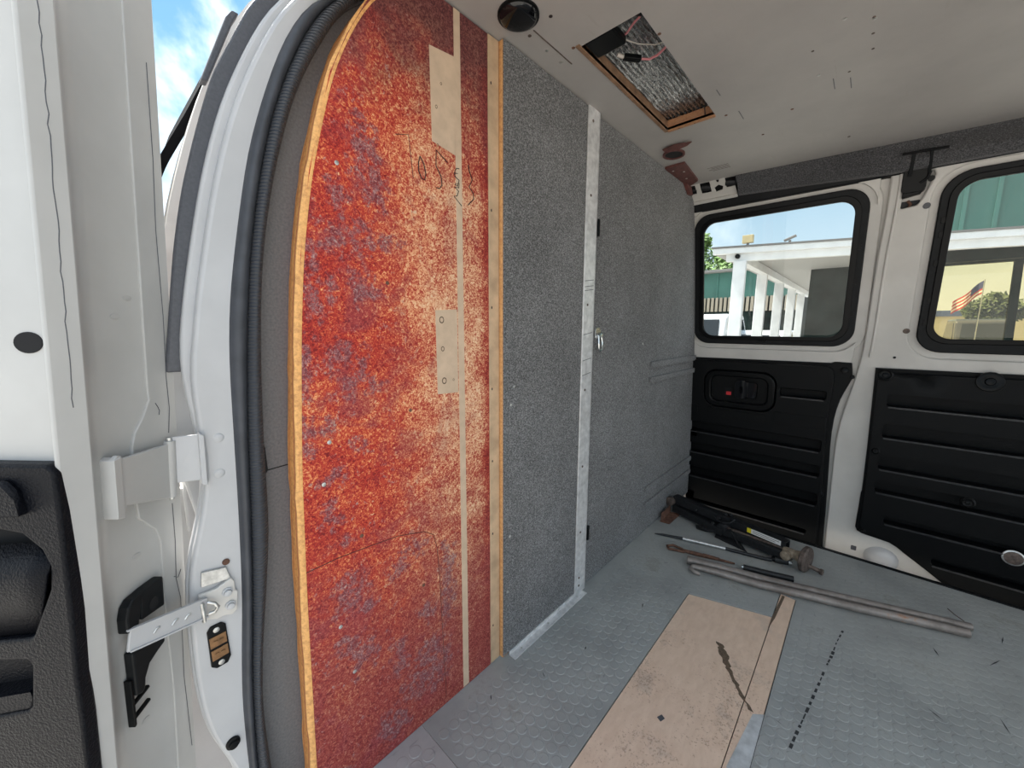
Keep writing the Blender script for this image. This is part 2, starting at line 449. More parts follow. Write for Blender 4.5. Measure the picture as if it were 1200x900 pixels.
# ------------------------------------------------------------------ mesh helpers
class MB:
    def __init__(s):
        s.v = []; s.f = []

    def add(s, vs, fs):
        o = len(s.v)
        s.v += [tuple(v) for v in vs]
        s.f += [tuple(i + o for i in f) for f in fs]
        return s

    def box(s, lo, hi, mp=None):
        x0, y0, z0 = lo; x1, y1, z1 = hi
        vs = [(x0, y0, z0), (x1, y0, z0), (x1, y1, z0), (x0, y1, z0), (x0, y0, z1), (x1, y0, z1), (x1, y1, z1), (x0, y1, z1)]
        if mp: vs = [mp(*v) for v in vs]
        return s.add(vs, [(0, 3, 2, 1), (4, 5, 6, 7), (0, 1, 5, 4), (1, 2, 6, 5), (2, 3, 7, 6), (3, 0, 4, 7)])

    def obox(s, a, b, w, h, upv=(0, 0, 1)):
        """box bar from a to b, width w across, height h along up"""
        a = Vector(a); b = Vector(b); d = (b - a).normalized(); u = Vector(upv)
        sd = d.cross(u).normalized(); u = sd.cross(d).normalized()
        vs = []
        for p in (a, b):
            for (i, j) in ((-1, -1), (1, -1), (1, 1), (-1, 1)):
                vs.append(p + sd * (i * w / 2) + u * (j * h / 2))
        return s.add(vs, [(0, 1, 2, 3), (7, 6, 5, 4), (0, 4, 5, 1), (1, 5, 6, 2), (2, 6, 7, 3), (3, 7, 4, 0)])

    def tube(s, pts, r, seg=10, cap=True):
        pts = [Vector(p) for p in pts]
        rs = r if isinstance(r, (list, tuple)) else [r] * len(pts)
        vs = []; prev = None
        for i, p in enumerate(pts):
            if i == 0: d = pts[1] - p
            elif i == len(pts) - 1: d = p - pts[-2]
            else: d = (pts[i + 1] - p).normalized() + (p - pts[i - 1]).normalized()
            d.normalize()
            if prev is None:
                a = d.orthogonal().normalized()
            else:
                a = (prev - d * prev.dot(d)).normalized()
            prev = a; b = d.cross(a)
            for k in range(seg):
                th = 2 * pi * k / seg
                vs.append(p + (a * cos(th) + b * sin(th)) * rs[i])
        fs = []
        for i in range(len(pts) - 1):
            for k in range(seg):
                k2 = (k + 1) % seg
                fs.append((i * seg + k, i * seg + k2, (i + 1) * seg + k2, (i + 1) * seg + k))
        if cap:
            fs.append(tuple(range(seg - 1, -1, -1)))
            fs.append(tuple(range((len(pts) - 1) * seg, len(pts) * seg)))
        return s.add(vs, fs)

    def lathe(s, prof, origin, axis, seg=20):
        """prof: list of (distance along axis, radius)"""
        ax = Vector(axis).normalized(); o = Vector(origin)
        a = ax.orthogonal().normalized(); b = ax.cross(a)
        vs = []
        for (h, r) in prof:
            for k in range(seg):
                th = 2 * pi * k / seg
                vs.append(o + ax * h + (a * cos(th) + b * sin(th)) * max(r, 1e-5))
        n = len(prof); fs = []
        for i in range(n - 1):
            for k in range(seg):
                k2 = (k + 1) % seg
                fs.append((i * seg + k, i * seg + k2, (i + 1) * seg + k2, (i + 1) * seg + k))
        fs.append(tuple(range(seg - 1, -1, -1)))
        fs.append(tuple(range((n - 1) * seg, n * seg)))
        return s.add(vs, fs)

    def plate(s, outer, mp, t0, t1, holes=(), grid=0.0):
        """flat 2-D outline with holes, triangulated, given thickness t0..t1 and bent through mp(u, v, t)"""
        outer = dense(outer, grid) if grid else list(outer)
        holes = [dense(h, grid) if grid else list(h) for h in holes]
        loops = [outer] + holes
        pts = []; eds = []
        for L in loops:
            o = len(pts)
            pts += [Vector(p) for p in L]
            eds += [(o + i, o + (i + 1) % len(L)) for i in range(len(L))]
        if grid:
            us = [p[0] for p in outer]; ws = [p[1] for p in outer]
            nu = int((max(us) - min(us)) / (grid * 2)); nv = int((max(ws) - min(ws)) / grid)
            for i in range(1, nu + 1):
                for j in range(1, nv + 1):
                    q = (min(us) + i * grid * 2, min(ws) + j * grid)
                    if inside(q, outer) and not any(inside(q, h) for h in holes):
                        if all(dist_loop(q, L) > grid * 0.35 for L in loops):
                            pts.append(Vector(q))
        V, Ed, F, *_ = delaunay_2d_cdt(pts, eds, [], 0, 1e-7)
        tris = []
        for f in F:
            c = (sum(V[i][0] for i in f) / len(f), sum(V[i][1] for i in f) / len(f))
            if inside(c, outer) and not any(inside(c, h) for h in holes):
                tris.append(tuple(f))
        n = len(V)
        vs = [mp(p[0], p[1], t0) for p in V] + [mp(p[0], p[1], t1) for p in V]
        fs = [tuple(i + n for i in f) for f in tris] + [tuple(reversed(f)) for f in tris]
        cnt = {}
        for f in tris:
            for i in range(len(f)):
                e = (f[i], f[(i + 1) % len(f)])
                cnt[e] = cnt.get(e, 0) + 1
        for (a, b) in cnt:
            if (b, a) not in cnt:
                fs.append((a, b, b + n, a + n))
        return s.add(vs, fs)

    def obj(s, name, mat, parent=None, bevel=0.0, seg=2, smooth=None, loc=None):
        me = bpy.data.meshes.new(name)
        me.from_pydata(s.v, [], s.f)
        bm = bmesh.new(); bm.from_mesh(me)
        bmesh.ops.remove_doubles(bm, verts=bm.verts, dist=1e-6)
        bmesh.ops.recalc_face_normals(bm, faces=bm.faces)
        bm.to_mesh(me); bm.free()
        me.materials.append(M[mat])
        if smooth:
            for p in me.polygons: p.use_smooth = True
            me.set_sharp_from_angle(angle=radians(smooth))
        o = bpy.data.objects.new(name, me)
        C.objects.link(o)
        if parent:
            o.parent = parent
            o.matrix_parent_inverse = Matrix.Translation(-parent.location) if not parent.parent and parent.type == 'EMPTY' else Matrix()
        if bevel:
            m = o.modifiers.new('bevel', 'BEVEL')
            m.width = bevel; m.segments = seg; m.limit_method = 'ANGLE'; m.angle_limit = radians(38)
        return o


def dense(L, g):
    out = []
    for i in range(len(L)):
        a = L[i]; b = L[(i + 1) % len(L)]
        n = max(1, int(math.hypot(b[0] - a[0], b[1] - a[1]) / g))
        for k in range(n):
            out.append((a[0] + (b[0] - a[0]) * k / n, a[1] + (b[1] - a[1]) * k / n))
    return out


def inside(p, L):
    x, y = p; c = False; j = len(L) - 1
    for i in range(len(L)):
        xi, yi = L[i]; xj, yj = L[j]
        if (yi > y) != (yj > y) and x < (xj - xi) * (y - yi) / (yj - yi) + xi:
            c = not c
        j = i
    return c


def dist_loop(p, L):
    best = 9
    for i in range(len(L)):
        a = L[i]; b = L[(i + 1) % len(L)]
        dx, dy = b[0] - a[0], b[1] - a[1]
        q = max(0, min(1, ((p[0] - a[0]) * dx + (p[1] - a[1]) * dy) / (dx * dx + dy * dy + 1e-12)))
        best = min(best, math.hypot(p[0] - a[0] - q * dx, p[1] - a[1] - q * dy))
    return best


def rrect(u0, u1, v0, v1, r, n=6):
    out = []
    for (cx, cy, a) in ((u1 - r, v1 - r, 0), (u0 + r, v1 - r, 90), (u0 + r, v0 + r, 180), (u1 - r, v0 + r, 270)):
        for k in range(n + 1):
            th = radians(a + 90 * k / n)
            out.append((cx + r * cos(th), cy + r * sin(th)))
    return out


def ell(cx, cy, rx, ry, n=20):
    return [(cx + rx * cos(2 * pi * k / n), cy + ry * sin(2 * pi * k / n)) for k in range(n)]


def lerp_tab(tab, q):
    if q <= tab[0][0]: return tab[0][1]
    for (a, va), (b, vb) in zip(tab, tab[1:]):
        if q <= b: return va + (vb - va) * (q - a) / (b - a)
    return tab[-1][1]


def resample(L, n):
    """polyline -> n points evenly spaced, lightly smoothed"""
    d = [0]
    for a, b in zip(L, L[1:]):
        d.append(d[-1] + math.hypot(b[0] - a[0], b[1] - a[1]))
    out = []
    for k in range(n):
        q = d[-1] * k / (n - 1); i = 0
        while i < len(d) - 2 and d[i + 1] < q: i += 1
        f = (q - d[i]) / max(1e-9, d[i + 1] - d[i])
        out.append((L[i][0] + (L[i + 1][0] - L[i][0]) * f, L[i][1] + (L[i + 1][1] - L[i][1]) * f))
    for _ in range(3):
        out = [out[0]] + [tuple((out[i - 1][c] + 2 * out[i][c] + out[i + 1][c]) / 4 for c in (0, 1)) for i in range(1, n - 1)] + [out[-1]]
    return out


def empty(name, loc=(0, 0, 0), kind=None):
    o = bpy.data.objects.new(name, None)
    C.objects.link(o); o.location = loc
    o.empty_display_size = 0.05
    if kind: o['kind'] = kind
    return o


def tag(o, label, cat, group=None, kind=None):
    o['label'] = label; o['category'] = cat
    if group: o['group'] = group
    if kind: o['kind'] = kind
    return o


def struct(o, label=None):
    o['kind'] = 'structure'
    if label: o['label'] = label
    return o


# the curved right-hand body side: x as a function of height
WT = [(-.30, 1.912), (-.05, 1.906), (.06, 1.900), (.23, 1.888), (.41, 1.872), (.653, 1.843), (.83, 1.814), (.988, 1.782), (1.15, 1.745), (1.284, 1.707), (1.344, 1.675)]


def W(z):
    return sum(lerp_tab(WT, z + d) for d in (-.08, -.04, 0, .04, .08)) / 5


def wmap(u, v, t):      # (y, z, distance into the cabin)
    return (W(v) - t, u, v)


def xz(y0, sgn=-1):     # plates standing across the van: t runs towards the camera
    return lambda u, v, t: (u, y0 + sgn * t, v)


def screw_on(name, p, n, r, parent, mat='zinc', h=0.0015):
    mb = MB().lathe([(0, r), (h * .6, r), (h, r * .7)], p, n, 10)
    return mb.obj(name, mat, parent, smooth=40)


#S1
# ================================================================== FLOOR
floor = struct(MB().box((0.15, -1.60, -0.05), (1.722, 0.70, -0.006)).obj('floor', 'shell_dark'))
MB().box((1.62, 0.68, -0.14), (2.0, 0.70, 1.36)).obj('light_leak_cap', 'shell_dark', floor)  # unseen end cap added to keep light from leaking in
floor_edge = MB().box((1.708, -1.60, -0.02), (1.724, 0.575, 0.003)).obj('edge_strip', 'rubber', floor, bevel=0.002)
well = MB().box((1.70, -1.60, -0.16), (2.0, 0.75, -0.14)).obj('step_well', 'dark_void', floor)
sill = MB().box((0.07, -0.72, -0.25), (0.16, 0.62, -0.006)).obj('sill', 'white_paint', floor, bevel=0.006)

HOLE = [(0.400, 0.079), (1.323, 0.079), (1.325, 0.119), (1.197, 0.119), (1.137, 0.322), (0.400, 0.322)]


def coins(mb, x0, x1, y0, y1, pitch, r, skip, z):
    row = pitch * 0.866; j = 0; y = y0 + r
    while y < y1 - r:
        x = x0 + r + (pitch / 2 if j % 2 else 0)
        while x < x1 - r:
            if not skip(x, y):
                n = 12
                vs = [(x + r * cos(2 * pi * k / n), y + r * sin(2 * pi * k / n), z) for k in range(n)]
                vs += [(x + r * .88 * cos(2 * pi * k / n), y + r * .88 * sin(2 * pi * k / n), z + .0007 * (1 - .65 * min(1, max(0, (x - 1.0) / .25)))) for k in range(n)]
                mb.add(vs, [(k, (k + 1) % n, (k + 1) % n + n, k + n) for k in range(n)] + [tuple(range(n, 2 * n))])
            x += pitch
        y += row; j += 1


mat1 = MB().plate([(0.372, -1.58), (1.708, -1.58), (1.708, 0.605), (0.366, 0.605)], lambda u, v, t: (u, v, t), -0.006, 0.0, [HOLE]).obj('rubber_mat', 'mat_main')
tag(mat1, 'grey coin pattern rubber mat covering most of the van floor around the bare board', 'floor mat')
cb = MB()
coins(cb, 0.375, 1.705, -0.75, 0.562, 0.0245, 0.0108, lambda x, y: inside((x, y), HOLE) or dist_loop((x, y), HOLE) < 0.011 or (abs(y - 0.57) < 0.024 and x > .6), 0.0)
c1 = cb.obj('raised_coins', 'mat_main', mat1); c1['kind'] = 'stuff'
mat2 = MB().box((0.165, -1.58, -0.006), (0.3655, 0.605, -0.0005)).obj('rubber_mat', 'mat_side')
tag(mat2, 'paler narrow strip of coin rubber mat at foot of red plywood, left of the seam', 'floor mat')
cb = MB()
coins(cb, 0.167, 0.362, -0.1, 0.568, 0.0272, 0.0122, lambda x, y: False, -0.0005)
c2 = cb.obj('raised_coins', 'mat_side', mat2); c2['kind'] = 'stuff'
MB().plate([(0.3655, -1.9), (0.3715, -1.9), (0.3675, 0.57), (0.3652, 0.57)], lambda u, v, t: (u, v, t), -0.0055, -0.0015).obj('seam_gap', 'brown_stain', floor)

# dashed dark scrape marks on the mat
marks = MB()
path = [(1.262, -.028), (1.20, -.018), (1.14, -.012), (1.09, -.004), (1.03, .003), (.96, .012), (.90, .020), (.85, .027), (.79, .034)]
for (a, b) in zip(path, path[1:]):
    for k in range(3):
        if random.random() < .80:
            f0 = k / 3 + .03; f1 = f0 + random.uniform(.14, .28); w = random.uniform(.001, .003)
            q0 = (a[0] + (b[0] - a[0]) * f0, a[1] + (b[1] - a[1]) * f0); q1 = (a[0] + (b[0] - a[0]) * f1, a[1] + (b[1] - a[1]) * f1)
            marks.add([(q0[0], q0[1] - w, .0011), (q1[0], q1[1] - w, .0011), (q1[0], q1[1] + w, .0011), (q0[0], q0[1] + w, .0011)], [(0, 1, 2, 3)])
for (x, y, l, an, w) in ((1.33, -.20, .03, .3, .0016), (1.38, -.30, .05, -.5, .0014), (1.10, -.18, .03, .9, .002), (.86, .055, .02, 1.3, .0015), (1.16, -.28, .04, .2, .0012), (.99, .40, .02, .3, .002), (1.24, .43, .02, 2.1, .002), (.62, .47, .015, 1.0, .0018), (.75, .44, .012, .2, .0018), (.5, .52, .014, .8, .002), (1.5, -.33, .04, -.2, .0014)):
    dx, dy = l * cos(an) / 2, l * sin(an) / 2
    marks.add([(x - dx, y - dy, .0011), (x, y - w, .0011), (x + dx, y + dy, .0011), (x, y + w, .0011)], [(0, 1, 2, 3)])
marks.obj('scuff_marks', 'scuff', mat1)['kind'] = 'stuff'

# bare plywood board set into the floor
board = empty('plywood_board', (0.8, 0.2, -0.006))
tag(board, 'worn bare plywood board let into the grey rubber floor', 'board')
MB().plate([(0.402, 0.119), (1.193, 0.119), (1.134, 0.320), (0.402, 0.320)], lambda u, v, t: (u, v, t), -0.006, -0.0018).obj('panel', 'floor_ply', board, bevel=0.0006)
MB().plate([(0.402, 0.081), (1.321, 0.081), (1.323, 0.117), (0.402, 0.1175)], lambda u, v, t: (u, v, t), -0.006, -0.0014).obj('strip', 'floor_ply', board, bevel=0.0006)
MB().plate([(0.70, 0.080), (0.86, 0.080), (0.845, 0.098), (0.70, 0.112)], lambda u, v, t: (u, v, t), -0.0013, -0.0008).obj('glue_smear', 'glue', board)
MB().plate([(1.14, 0.119), (1.195, 0.112), (1.315, 0.106), (1.318, 0.112), (1.20, 0.119)], lambda u, v, t: (u, v, t), -0.0013, -0.0006).obj('dark_edge', 'brown_stain', board)
st = MB()
ctr = [(.992, .197), (.975, .187), (.955, .177), (.935, .166), (.915, .153), (.895, .138), (.875, .124), (.856, .106)]
lf = []; rg = []
for (x, y) in ctr:
    for q in (-.006, .0, .006):
        w = random.uniform(.004, .0125) * (.35 + .65 * min(1, (x - .84) / .1))
        lf.append((x - q, y - q * .6 + w)); rg.append((x - q, y - q * .6 - w))
st.plate(lf + rg[::-1], lambda u, v, t: (u, v, t), -0.0017, -0.0012)
st.obj('stain', 'brown_stain', board)
MB().plate([(.70, .232), (.712, .228), (.716, .236), (.704, .241)], lambda u, v, t: (u, v, t), -0.0017, -0.0011).obj('paint_spot', 'applique', board)

#S2
# ================================================================== PARTITION
PL = [(0.165, 0.001), (0.167, 0.102), (0.173, 0.390), (0.180, 0.588), (0.192, 0.770), (0.203, 0.885), (0.222, 0.999), (0.258, 1.135), (0.285, 1.195), (0.318, 1.255), (0.36, 1.300), (0.41, 1.331)]
red = empty('plywood_bulkhead', (0.36, 0.585, 0.001))
tag(red, 'tall red stained plywood panel with curved left edge beside the open door', 'bulkhead')
out = PL + [(0.557, 1.331), (0.557, 0.001)]
MB().plate(out, xz(0.596), 0.0, 0.016).obj('face', 'red_ply', red, smooth=30)
# rough sawn left edge showing the plies
cur = resample(PL, 60)
eb = MB(); vs = []; fs = []
for i, (x, z) in enumerate(cur):
    j = random.uniform(-.0011, .0011)
    vs += [(x + .0006, .5795, z), (x - .0045 + j, .583, z), (x - .0040 + j * .6, .598, z), (x - .0044 - j, .611, z), (x + .004, .612, z), (x + .004, .5797, z)]
for i in range(len(cur) - 1):
    for k in range(6):
        k2 = (k + 1) % 6
        fs.append((i * 6 + k, i * 6 + k2, (i + 1) * 6 + k2, (i + 1) * 6 + k))
eb.add(vs, fs).obj('sawn_edge', 'ply_edge', red, smooth=50)
for nm, pl in (('bare_strip', [(.474, .003), (.4895, .003), (.4905, 1.331), (.4765, 1.331)]), ('bare_patch', [(.4245, 1.249), (.4765, 1.255), (.4765, 1.095), (.4255, 1.103)]), ('bare_patch', [(.4235, .820), (.4735, .823), (.4735, .664), (.4245, .666)])):
    MB().plate(pl, xz(0.580), 0.0, 0.0005).obj(nm, 'bare_wood', red)
for (x, z, r) in ((.437, .803, .0055), (.438, .750, .004), (.440, .690, .0055), (.447, 1.20, .002), (.436, 1.16, .0025), (.437, 1.10, .002), (.462, .690, .002)):
    MB().plate(ell(x, z, r, r * 1.2, 10), xz(0.5795), 0, .0003, [ell(x, z, r * .7, r * .8, 10)]).obj('dent', 'brown_stain', red)
for (x, z) in ((.224, .618), (.265, .450), (.331, .86), (.222, .31), (.240, .215), (.38, .30), (.212, .555), (.365, .645), (.26, 1.02)):
    screw_on('screw', (x, .5798, z), (0, -1, 0), .0032, red, 'rust' if x > .26 else 'zinc', .0008)
# pencilled numbers
strokes = {'pencil': [[(.356, 1.090), (.3795, 1.097), (.3825, 1.066), (.386, 1.033)], [(.178, .427), (.225, .429), (.262, .427), (.33, .422), (.385, .408), (.405, .394), (.413, .365), (.418, .30), (.420, .22), (.424, .10), (.427, .02)]],
           'ink': [[(.4005, 1.071), (.397, 1.060), (.397, 1.047), (.402, 1.037), (.4085, 1.036), (.411, 1.047), (.4075, 1.061), (.4005, 1.071)],
                   [(.4575, 1.078), (.4335, 1.091), (.4325, 1.065), (.443, 1.051), (.4445, 1.037), (.439, 1.030), (.432, 1.030)],
                   [(.4840, 1.075), (.4775, 1.074), (.4725, 1.065), (.481, 1.066), (.4725, 1.064), (.4745, 1.059), (.4835, 1.055), (.4795, 1.044), (.473, 1.046), (.4835, 1.050), (.4825, 1.042), (.473, 1.041), (.482, 1.036), (.478, 1.027), (.471, 1.025), (.4885, 1.012)],
                   [(.5060, 1.088), (.5085, 1.078), (.5155, 1.064), (.5075, 1.050), (.5175, 1.041), (.519, 1.031), (.504, 1.017)]]}
for k, ls in strokes.items():
    for L in ls:
        MB().tube([(x, .5794, z) for (x, z) in L], .0009 if k == 'ink' else .0006, 5).obj(k + '_mark', k, red)

batten = tag(MB().box((0.5575, 0.578, 0.004), (0.5855, 0.594, 1.331)).obj('wood_batten', 'stud_wood', bevel=0.0008), 'narrow pale wood batten between the red panel and the grey carpet panel', 'batten')
for z in (.10, .33, .50, .66, .83, 1.02, 1.25):
    MB().plate(ell(.564, z, .0016, .003, 8), xz(.578), 0, .0004).obj('nail_hole', 'ink', batten)

cpan = empty('carpet_panel', (0.75, 0.575, 0.004))
tag(cpan, 'narrow grey carpeted panel with exposed plywood edge, left of metal post', 'panel')
MB().box((0.5865, 0.5655, 0.010), (0.886, 0.568, 1.331)).obj('carpet', 'carpet', cpan)
MB().box((0.5860, 0.5675, 0.006), (0.890, 0.5875, 1.331)).obj('plywood_core', 'panel_edge', cpan)
for (x, z) in ((.600, .173), (.607, .31), (.61, .62), (.62, .66)):
    screw_on('screw', (x, .5655, z), (0, -1, 0), .0035, cpan)

post = empty('metal_post', (0.915, 0.57, 0))
tag(post, 'tall bare aluminium angle strip standing between the two carpet panels', 'post')
MB().box((0.884, 0.5605, 0.003), (0.9375, 0.5645, 1.331)).box((0.9345, 0.5605, 0.003), (0.9385, 0.585, 1.331)).obj('angle', 'aluminium', post, bevel=0.0008)
for z in (1.30, 1.125, .85, .62, .40, .20, .055, .03):
    screw_on('screw', (.903, .5605, z), (0, -1, 0), .0035, post, 'dark_iron')
for z in (.91, .895, .885, .77, .70, .66):
    MB().plate([(.888, z), (.93, z + .006), (.93, z + .0075), (.888, z + .0015)], xz(.5605), 0, .0003).obj('scratch', 'applique', post)

cdoor = empty('partition_door', (1.4, 0.575, 0.004))
tag(cdoor, 'wide grey carpeted partition door with chrome ring pull, right of metal post', 'door panel')
rp = [(0.940, 0.0012), (0.940, 1.331), (1.622, 1.331), (1.655, 1.325)]
rp += [(W(z) - .006, z) for z in (1.30, 1.27, 1.22, 1.15, 1.05, .95, .85, .75, .65, .55, .45, .35, .25, .15, .08, .0012)]
MB().plate(rp, xz(0.586), 0, .014, grid=0).obj('carpet', 'carpet', cdoor, bevel=.002)
for (x0, x1, z0, z1) in ((1.35, 1.835, .646, .669), (1.35, 1.845, .592, .612), (1.365, 1.87, .168, .190), (1.365, 1.875, .104, .124)):
    MB().plate(rrect(x0, x1, z0, z1, .008, 4), xz(.572), 0, .008).obj('raised_rib', 'carpet', cdoor, bevel=.003)
for z in (1.053, .182):
    MB().box((.9392, .556, z - .022), (.9475, .572, z + .022)).obj('hinge', 'smooth_black', cdoor, bevel=.0015)
pull = MB().plate(rrect(.962, .990, .755, .790, .010, 4), xz(.572), 0, .004).obj('pull_plate', 'chrome', cdoor, bevel=.001)
MB().lathe([(0, .010), (.008, .009), (.009, .006)], (.982, .568, .766), (0, -1, 0), 14).obj('pull_boss', 'chrome', pull, smooth=40)
MB().tube([(.966, .560, .768), (.962, .557, .748), (.963, .556, .732), (.971, .556, .724), (.980, .557, .729), (.984, .558, .745), (.982, .560, .760), (.974, .561, .771), (.966, .560, .768)], .0028, 8).obj('ring', 'chrome', pull, smooth=60)
screw_on('screw', (1.285, .572, .735), (0, -1, 0), .004, cdoor)

thr = empty('floor_angle', (0.76, 0.57, 0))
tag(thr, 'short aluminium angle along floor under the narrow carpet panel', 'trim')
MB().box((0.605, 0.5445, 0.0005), (0.925, 0.5645, 0.0025)).box((0.605, 0.5622, 0.0005), (0.884, 0.5652, 0.012)).obj('angle', 'aluminium', thr, bevel=0.0005)
for x in (.64, .75, .89):
    screw_on('screw', (x, .556, .0024), (0, 0, 1), .003, thr, 'zinc')

#S3
# ================================================================== CEILING
HAT = [(0.707, 0.350), (1.143, 0.350), (1.143, 0.471), (0.707, 0.471)]
ceil = struct(MB().plate([(0.36, -1.60), (1.715, -1.60), (1.705, -0.24), (1.635, 0.412), (1.63, 0.585), (0.36, 0.585)], lambda u, v, t: (u, v, 1.334 + t), 0, .006, [HAT]).obj('ceiling', 'ceiling'))
MB().box((0.36, -1.62, 1.405), (1.72, 0.72, 1.425)).obj('roof_skin', 'white_paint', ceil)
MB().box((0.42, 0.72, 1.385), (1.66, 1.9, 1.405)).obj('cab_roof', 'white_paint', ceil)
MB().box((0.36, 0.588, 1.3325), (1.70, 0.60, 1.405)).obj('roof_front_edge', 'shell_dark', ceil)
hf = empty('hatch_frame', (0.92, 0.41, 1.34))
tag(hf, 'open rectangular plywood framed hatch in the white ceiling', 'hatch')
MB().box((0.699, 0.471, 1.332), (1.151, 0.480, 1.359)).obj('side_board', 'hatch_side', hf, bevel=.0008)
MB().box((0.699, 0.341, 1.3345), (1.151, 0.350, 1.359)).obj('side_board', 'hatch_side', hf, bevel=.0008)
MB().box((1.143, 0.350, 1.330), (1.153, 0.471, 1.359)).obj('end_board', 'hatch_edge', hf, bevel=.0008)
MB().box((0.697, 0.350, 1.3345), (0.707, 0.471, 1.359)).obj('end_board', 'hatch_edge', hf, bevel=.0008)
for y in (.40, .44):
    MB().plate(ell(1.148, y, .0015, .0015, 8), lambda u, v, t: (u, v, 1.330 - t), 0, .0005).obj('nail_hole', 'ink', hf)
# corrugated foil blanket seen through the hatch
fb = MB(); nx, ny = 70, 84; vs = []
for i in range(nx + 1):
    for j in range(ny + 1):
        x = .70 + .45 * i / nx; y = .346 + .13 * j / ny
        vs.append((x, y, 1.3625 + .0034 * sin(2 * pi * (y + .0012 * sin(x * 40)) / .0105) + random.uniform(-.0005, .0005)))
fb.add(vs, [(i * (ny + 1) + j, i * (ny + 1) + j + 1, (i + 1) * (ny + 1) + j + 1, (i + 1) * (ny + 1) + j) for i in range(nx) for j in range(ny)])
foil = tag(fb.obj('foil_insulation', 'foil', smooth=60), 'crinkled corrugated silver foil insulation seen through the ceiling hatch', 'insulation')
wr = empty('wiring', (0.76, 0.41, 1.36))
tag(wr, 'black taped connectors with pink wires hanging in left end of the hatch', 'wiring')
MB().box((.709, .405, 1.336), (.765, .468, 1.352)).obj('connector', 'smooth_black', wr, bevel=.004)
MB().obox((.812, .436, 1.349), (.842, .412, 1.349), .012, .010).obj('connector', 'smooth_black', wr, bevel=.002)
MB().obox((.722, .372, 1.352), (.738, .356, 1.354), .010, .008).obj('connector', 'smooth_black', wr, bevel=.002)
MB().tube([(.842, .412, 1.349), (.852, .398, 1.347), (.850, .380, 1.346), (.842, .362, 1.347), (.838, .352, 1.350)], .0024, 7).obj('wire', 'pink_wire', wr, smooth=60)
MB().tube([(.765, .425, 1.352), (.756, .400, 1.350), (.742, .380, 1.350), (.738, .366, 1.352)], .002, 7).obj('wire', 'pink_wire', wr, smooth=60)
MB().tube([(.766, .42, 1.354), (.80, .40, 1.352), (.825, .375, 1.351), (.845, .352, 1.359)], .0012, 6).obj('wire', 'white_wire', wr, smooth=60)
MB().tube([(.800, .444, 1.351), (.812, .436, 1.349)], .004, 7).obj('wire_end', 'white_wire', wr, smooth=60)
MB().tube([(1.070, .352, 1.350), (1.090, .358, 1.346), (1.115, .366, 1.341), (1.140, .372, 1.338)], .0013, 6).obj('loose_wire', 'ink', wr, smooth=60)

dome = empty('dome_camera', (0.57, 0.51, 1.334))
tag(dome, 'glossy black round dome on the ceiling above the wood batten', 'dome')
MB().lathe([(0, .037), (.003, .037), (.004, .035)], (.567, .511, 1.334), (0, 0, -1), 28).obj('base_ring', 'smooth_black', dome, smooth=40)
MB().lathe([(.003, .034), (.006, .0325), (.009, .028), (.0115, .019), (.0128, .008), (.013, .0005)], (.567, .511, 1.334), (0, 0, -1), 28).obj('dome_cover', 'gloss_black', dome, smooth=70)

for (x, y, m) in ((.618, .528, 'dark_iron'), (.672, .529, 'zinc'), (.718, .527, 'zinc'), (.608, .471, 'ink'), (.778, .346, 'rust'), (.965, .089, 'zinc'), (1.0, .05, 'zinc'), (1.129, .138, 'zinc'), (1.53, .101, 'dark_iron'), (.512, .50, 'ink'), (.70, .485, 'rust'), (1.17, .33, 'rust'), (1.35, .28, 'rust'), (1.25, .2, 'rust')):
    screw_on('screw', (x, y, 1.334), (0, 0, -1), .0035, ceil, m, .001)
for (x, y) in ((.994, .051), (1.045, .052), (1.099, .052), (1.158, .089), (1.028, .14)):
    screw_on('screw', (x, y, 1.334), (0, 0, -1), .0026, ceil, 'dark_iron', .0008)
for (x, y, l) in ((1.165, .115, .05), (1.185, .087, .05), (1.036, .316, .03), (1.17, .30, .05)):
    MB().box((x, y, 1.3334), (x + l, y + .0016, 1.3339)).obj('scratch', 'applique', ceil)
MB().box((.612, .5125, 1.3330), (.737, .5145, 1.3339)).obj('panel_seam', 'dark_iron', ceil)

lens = empty('ceiling_port', (1.30, .51, 1.334))
tag(lens, 'small round dark red ceiling port with its disc hanging open, near partition', 'port')
MB().plate(ell(1.305, .512, .036, .032, 24), lambda u, v, t: (u, v, 1.334 - t), 0, .005, [ell(1.305, .512, .030, .026, 24)]).obj('rim', 'red_brown', lens, smooth=40)
MB().plate(ell(1.305, .512, .030, .026, 24), lambda u, v, t: (u, v, 1.334 - t), 0, .002).obj('opening', 'dark_void', lens)
MB().plate([(1.238, .522), (1.231, .485), (1.243, .437), (1.256, .455), (1.262, .490), (1.254, .520)], lambda u, v, t: (u, v, 1.334 - .004 - (u - 1.23) * .12 - t), 0, .003).obj('disc_flap', 'red_brown', lens, bevel=.0008)

rb = empty('corner_bracket', (1.48, .55, 1.334))
tag(rb, 'dark red painted corner block at the top right of the partition', 'bracket')
MB().plate([(1.385, .571), (1.385, .506), (1.575, .523), (1.618, .571)], lambda u, v, t: (u, v, 1.334 - t), 0, .008).obj('plate', 'red_brown', rb, bevel=.0008)
MB().plate([(1.56, 1.326), (1.618, 1.326), (1.640, 1.300), (1.61, 1.298)], xz(.571), 0, .012).obj('gusset', 'red_brown', rb, bevel=.0008)
for (x, y) in ((1.45, .53), (1.52, .545), (1.42, .556)):
    screw_on('screw', (x, y, 1.326), (0, 0, -1), .0035, rb)

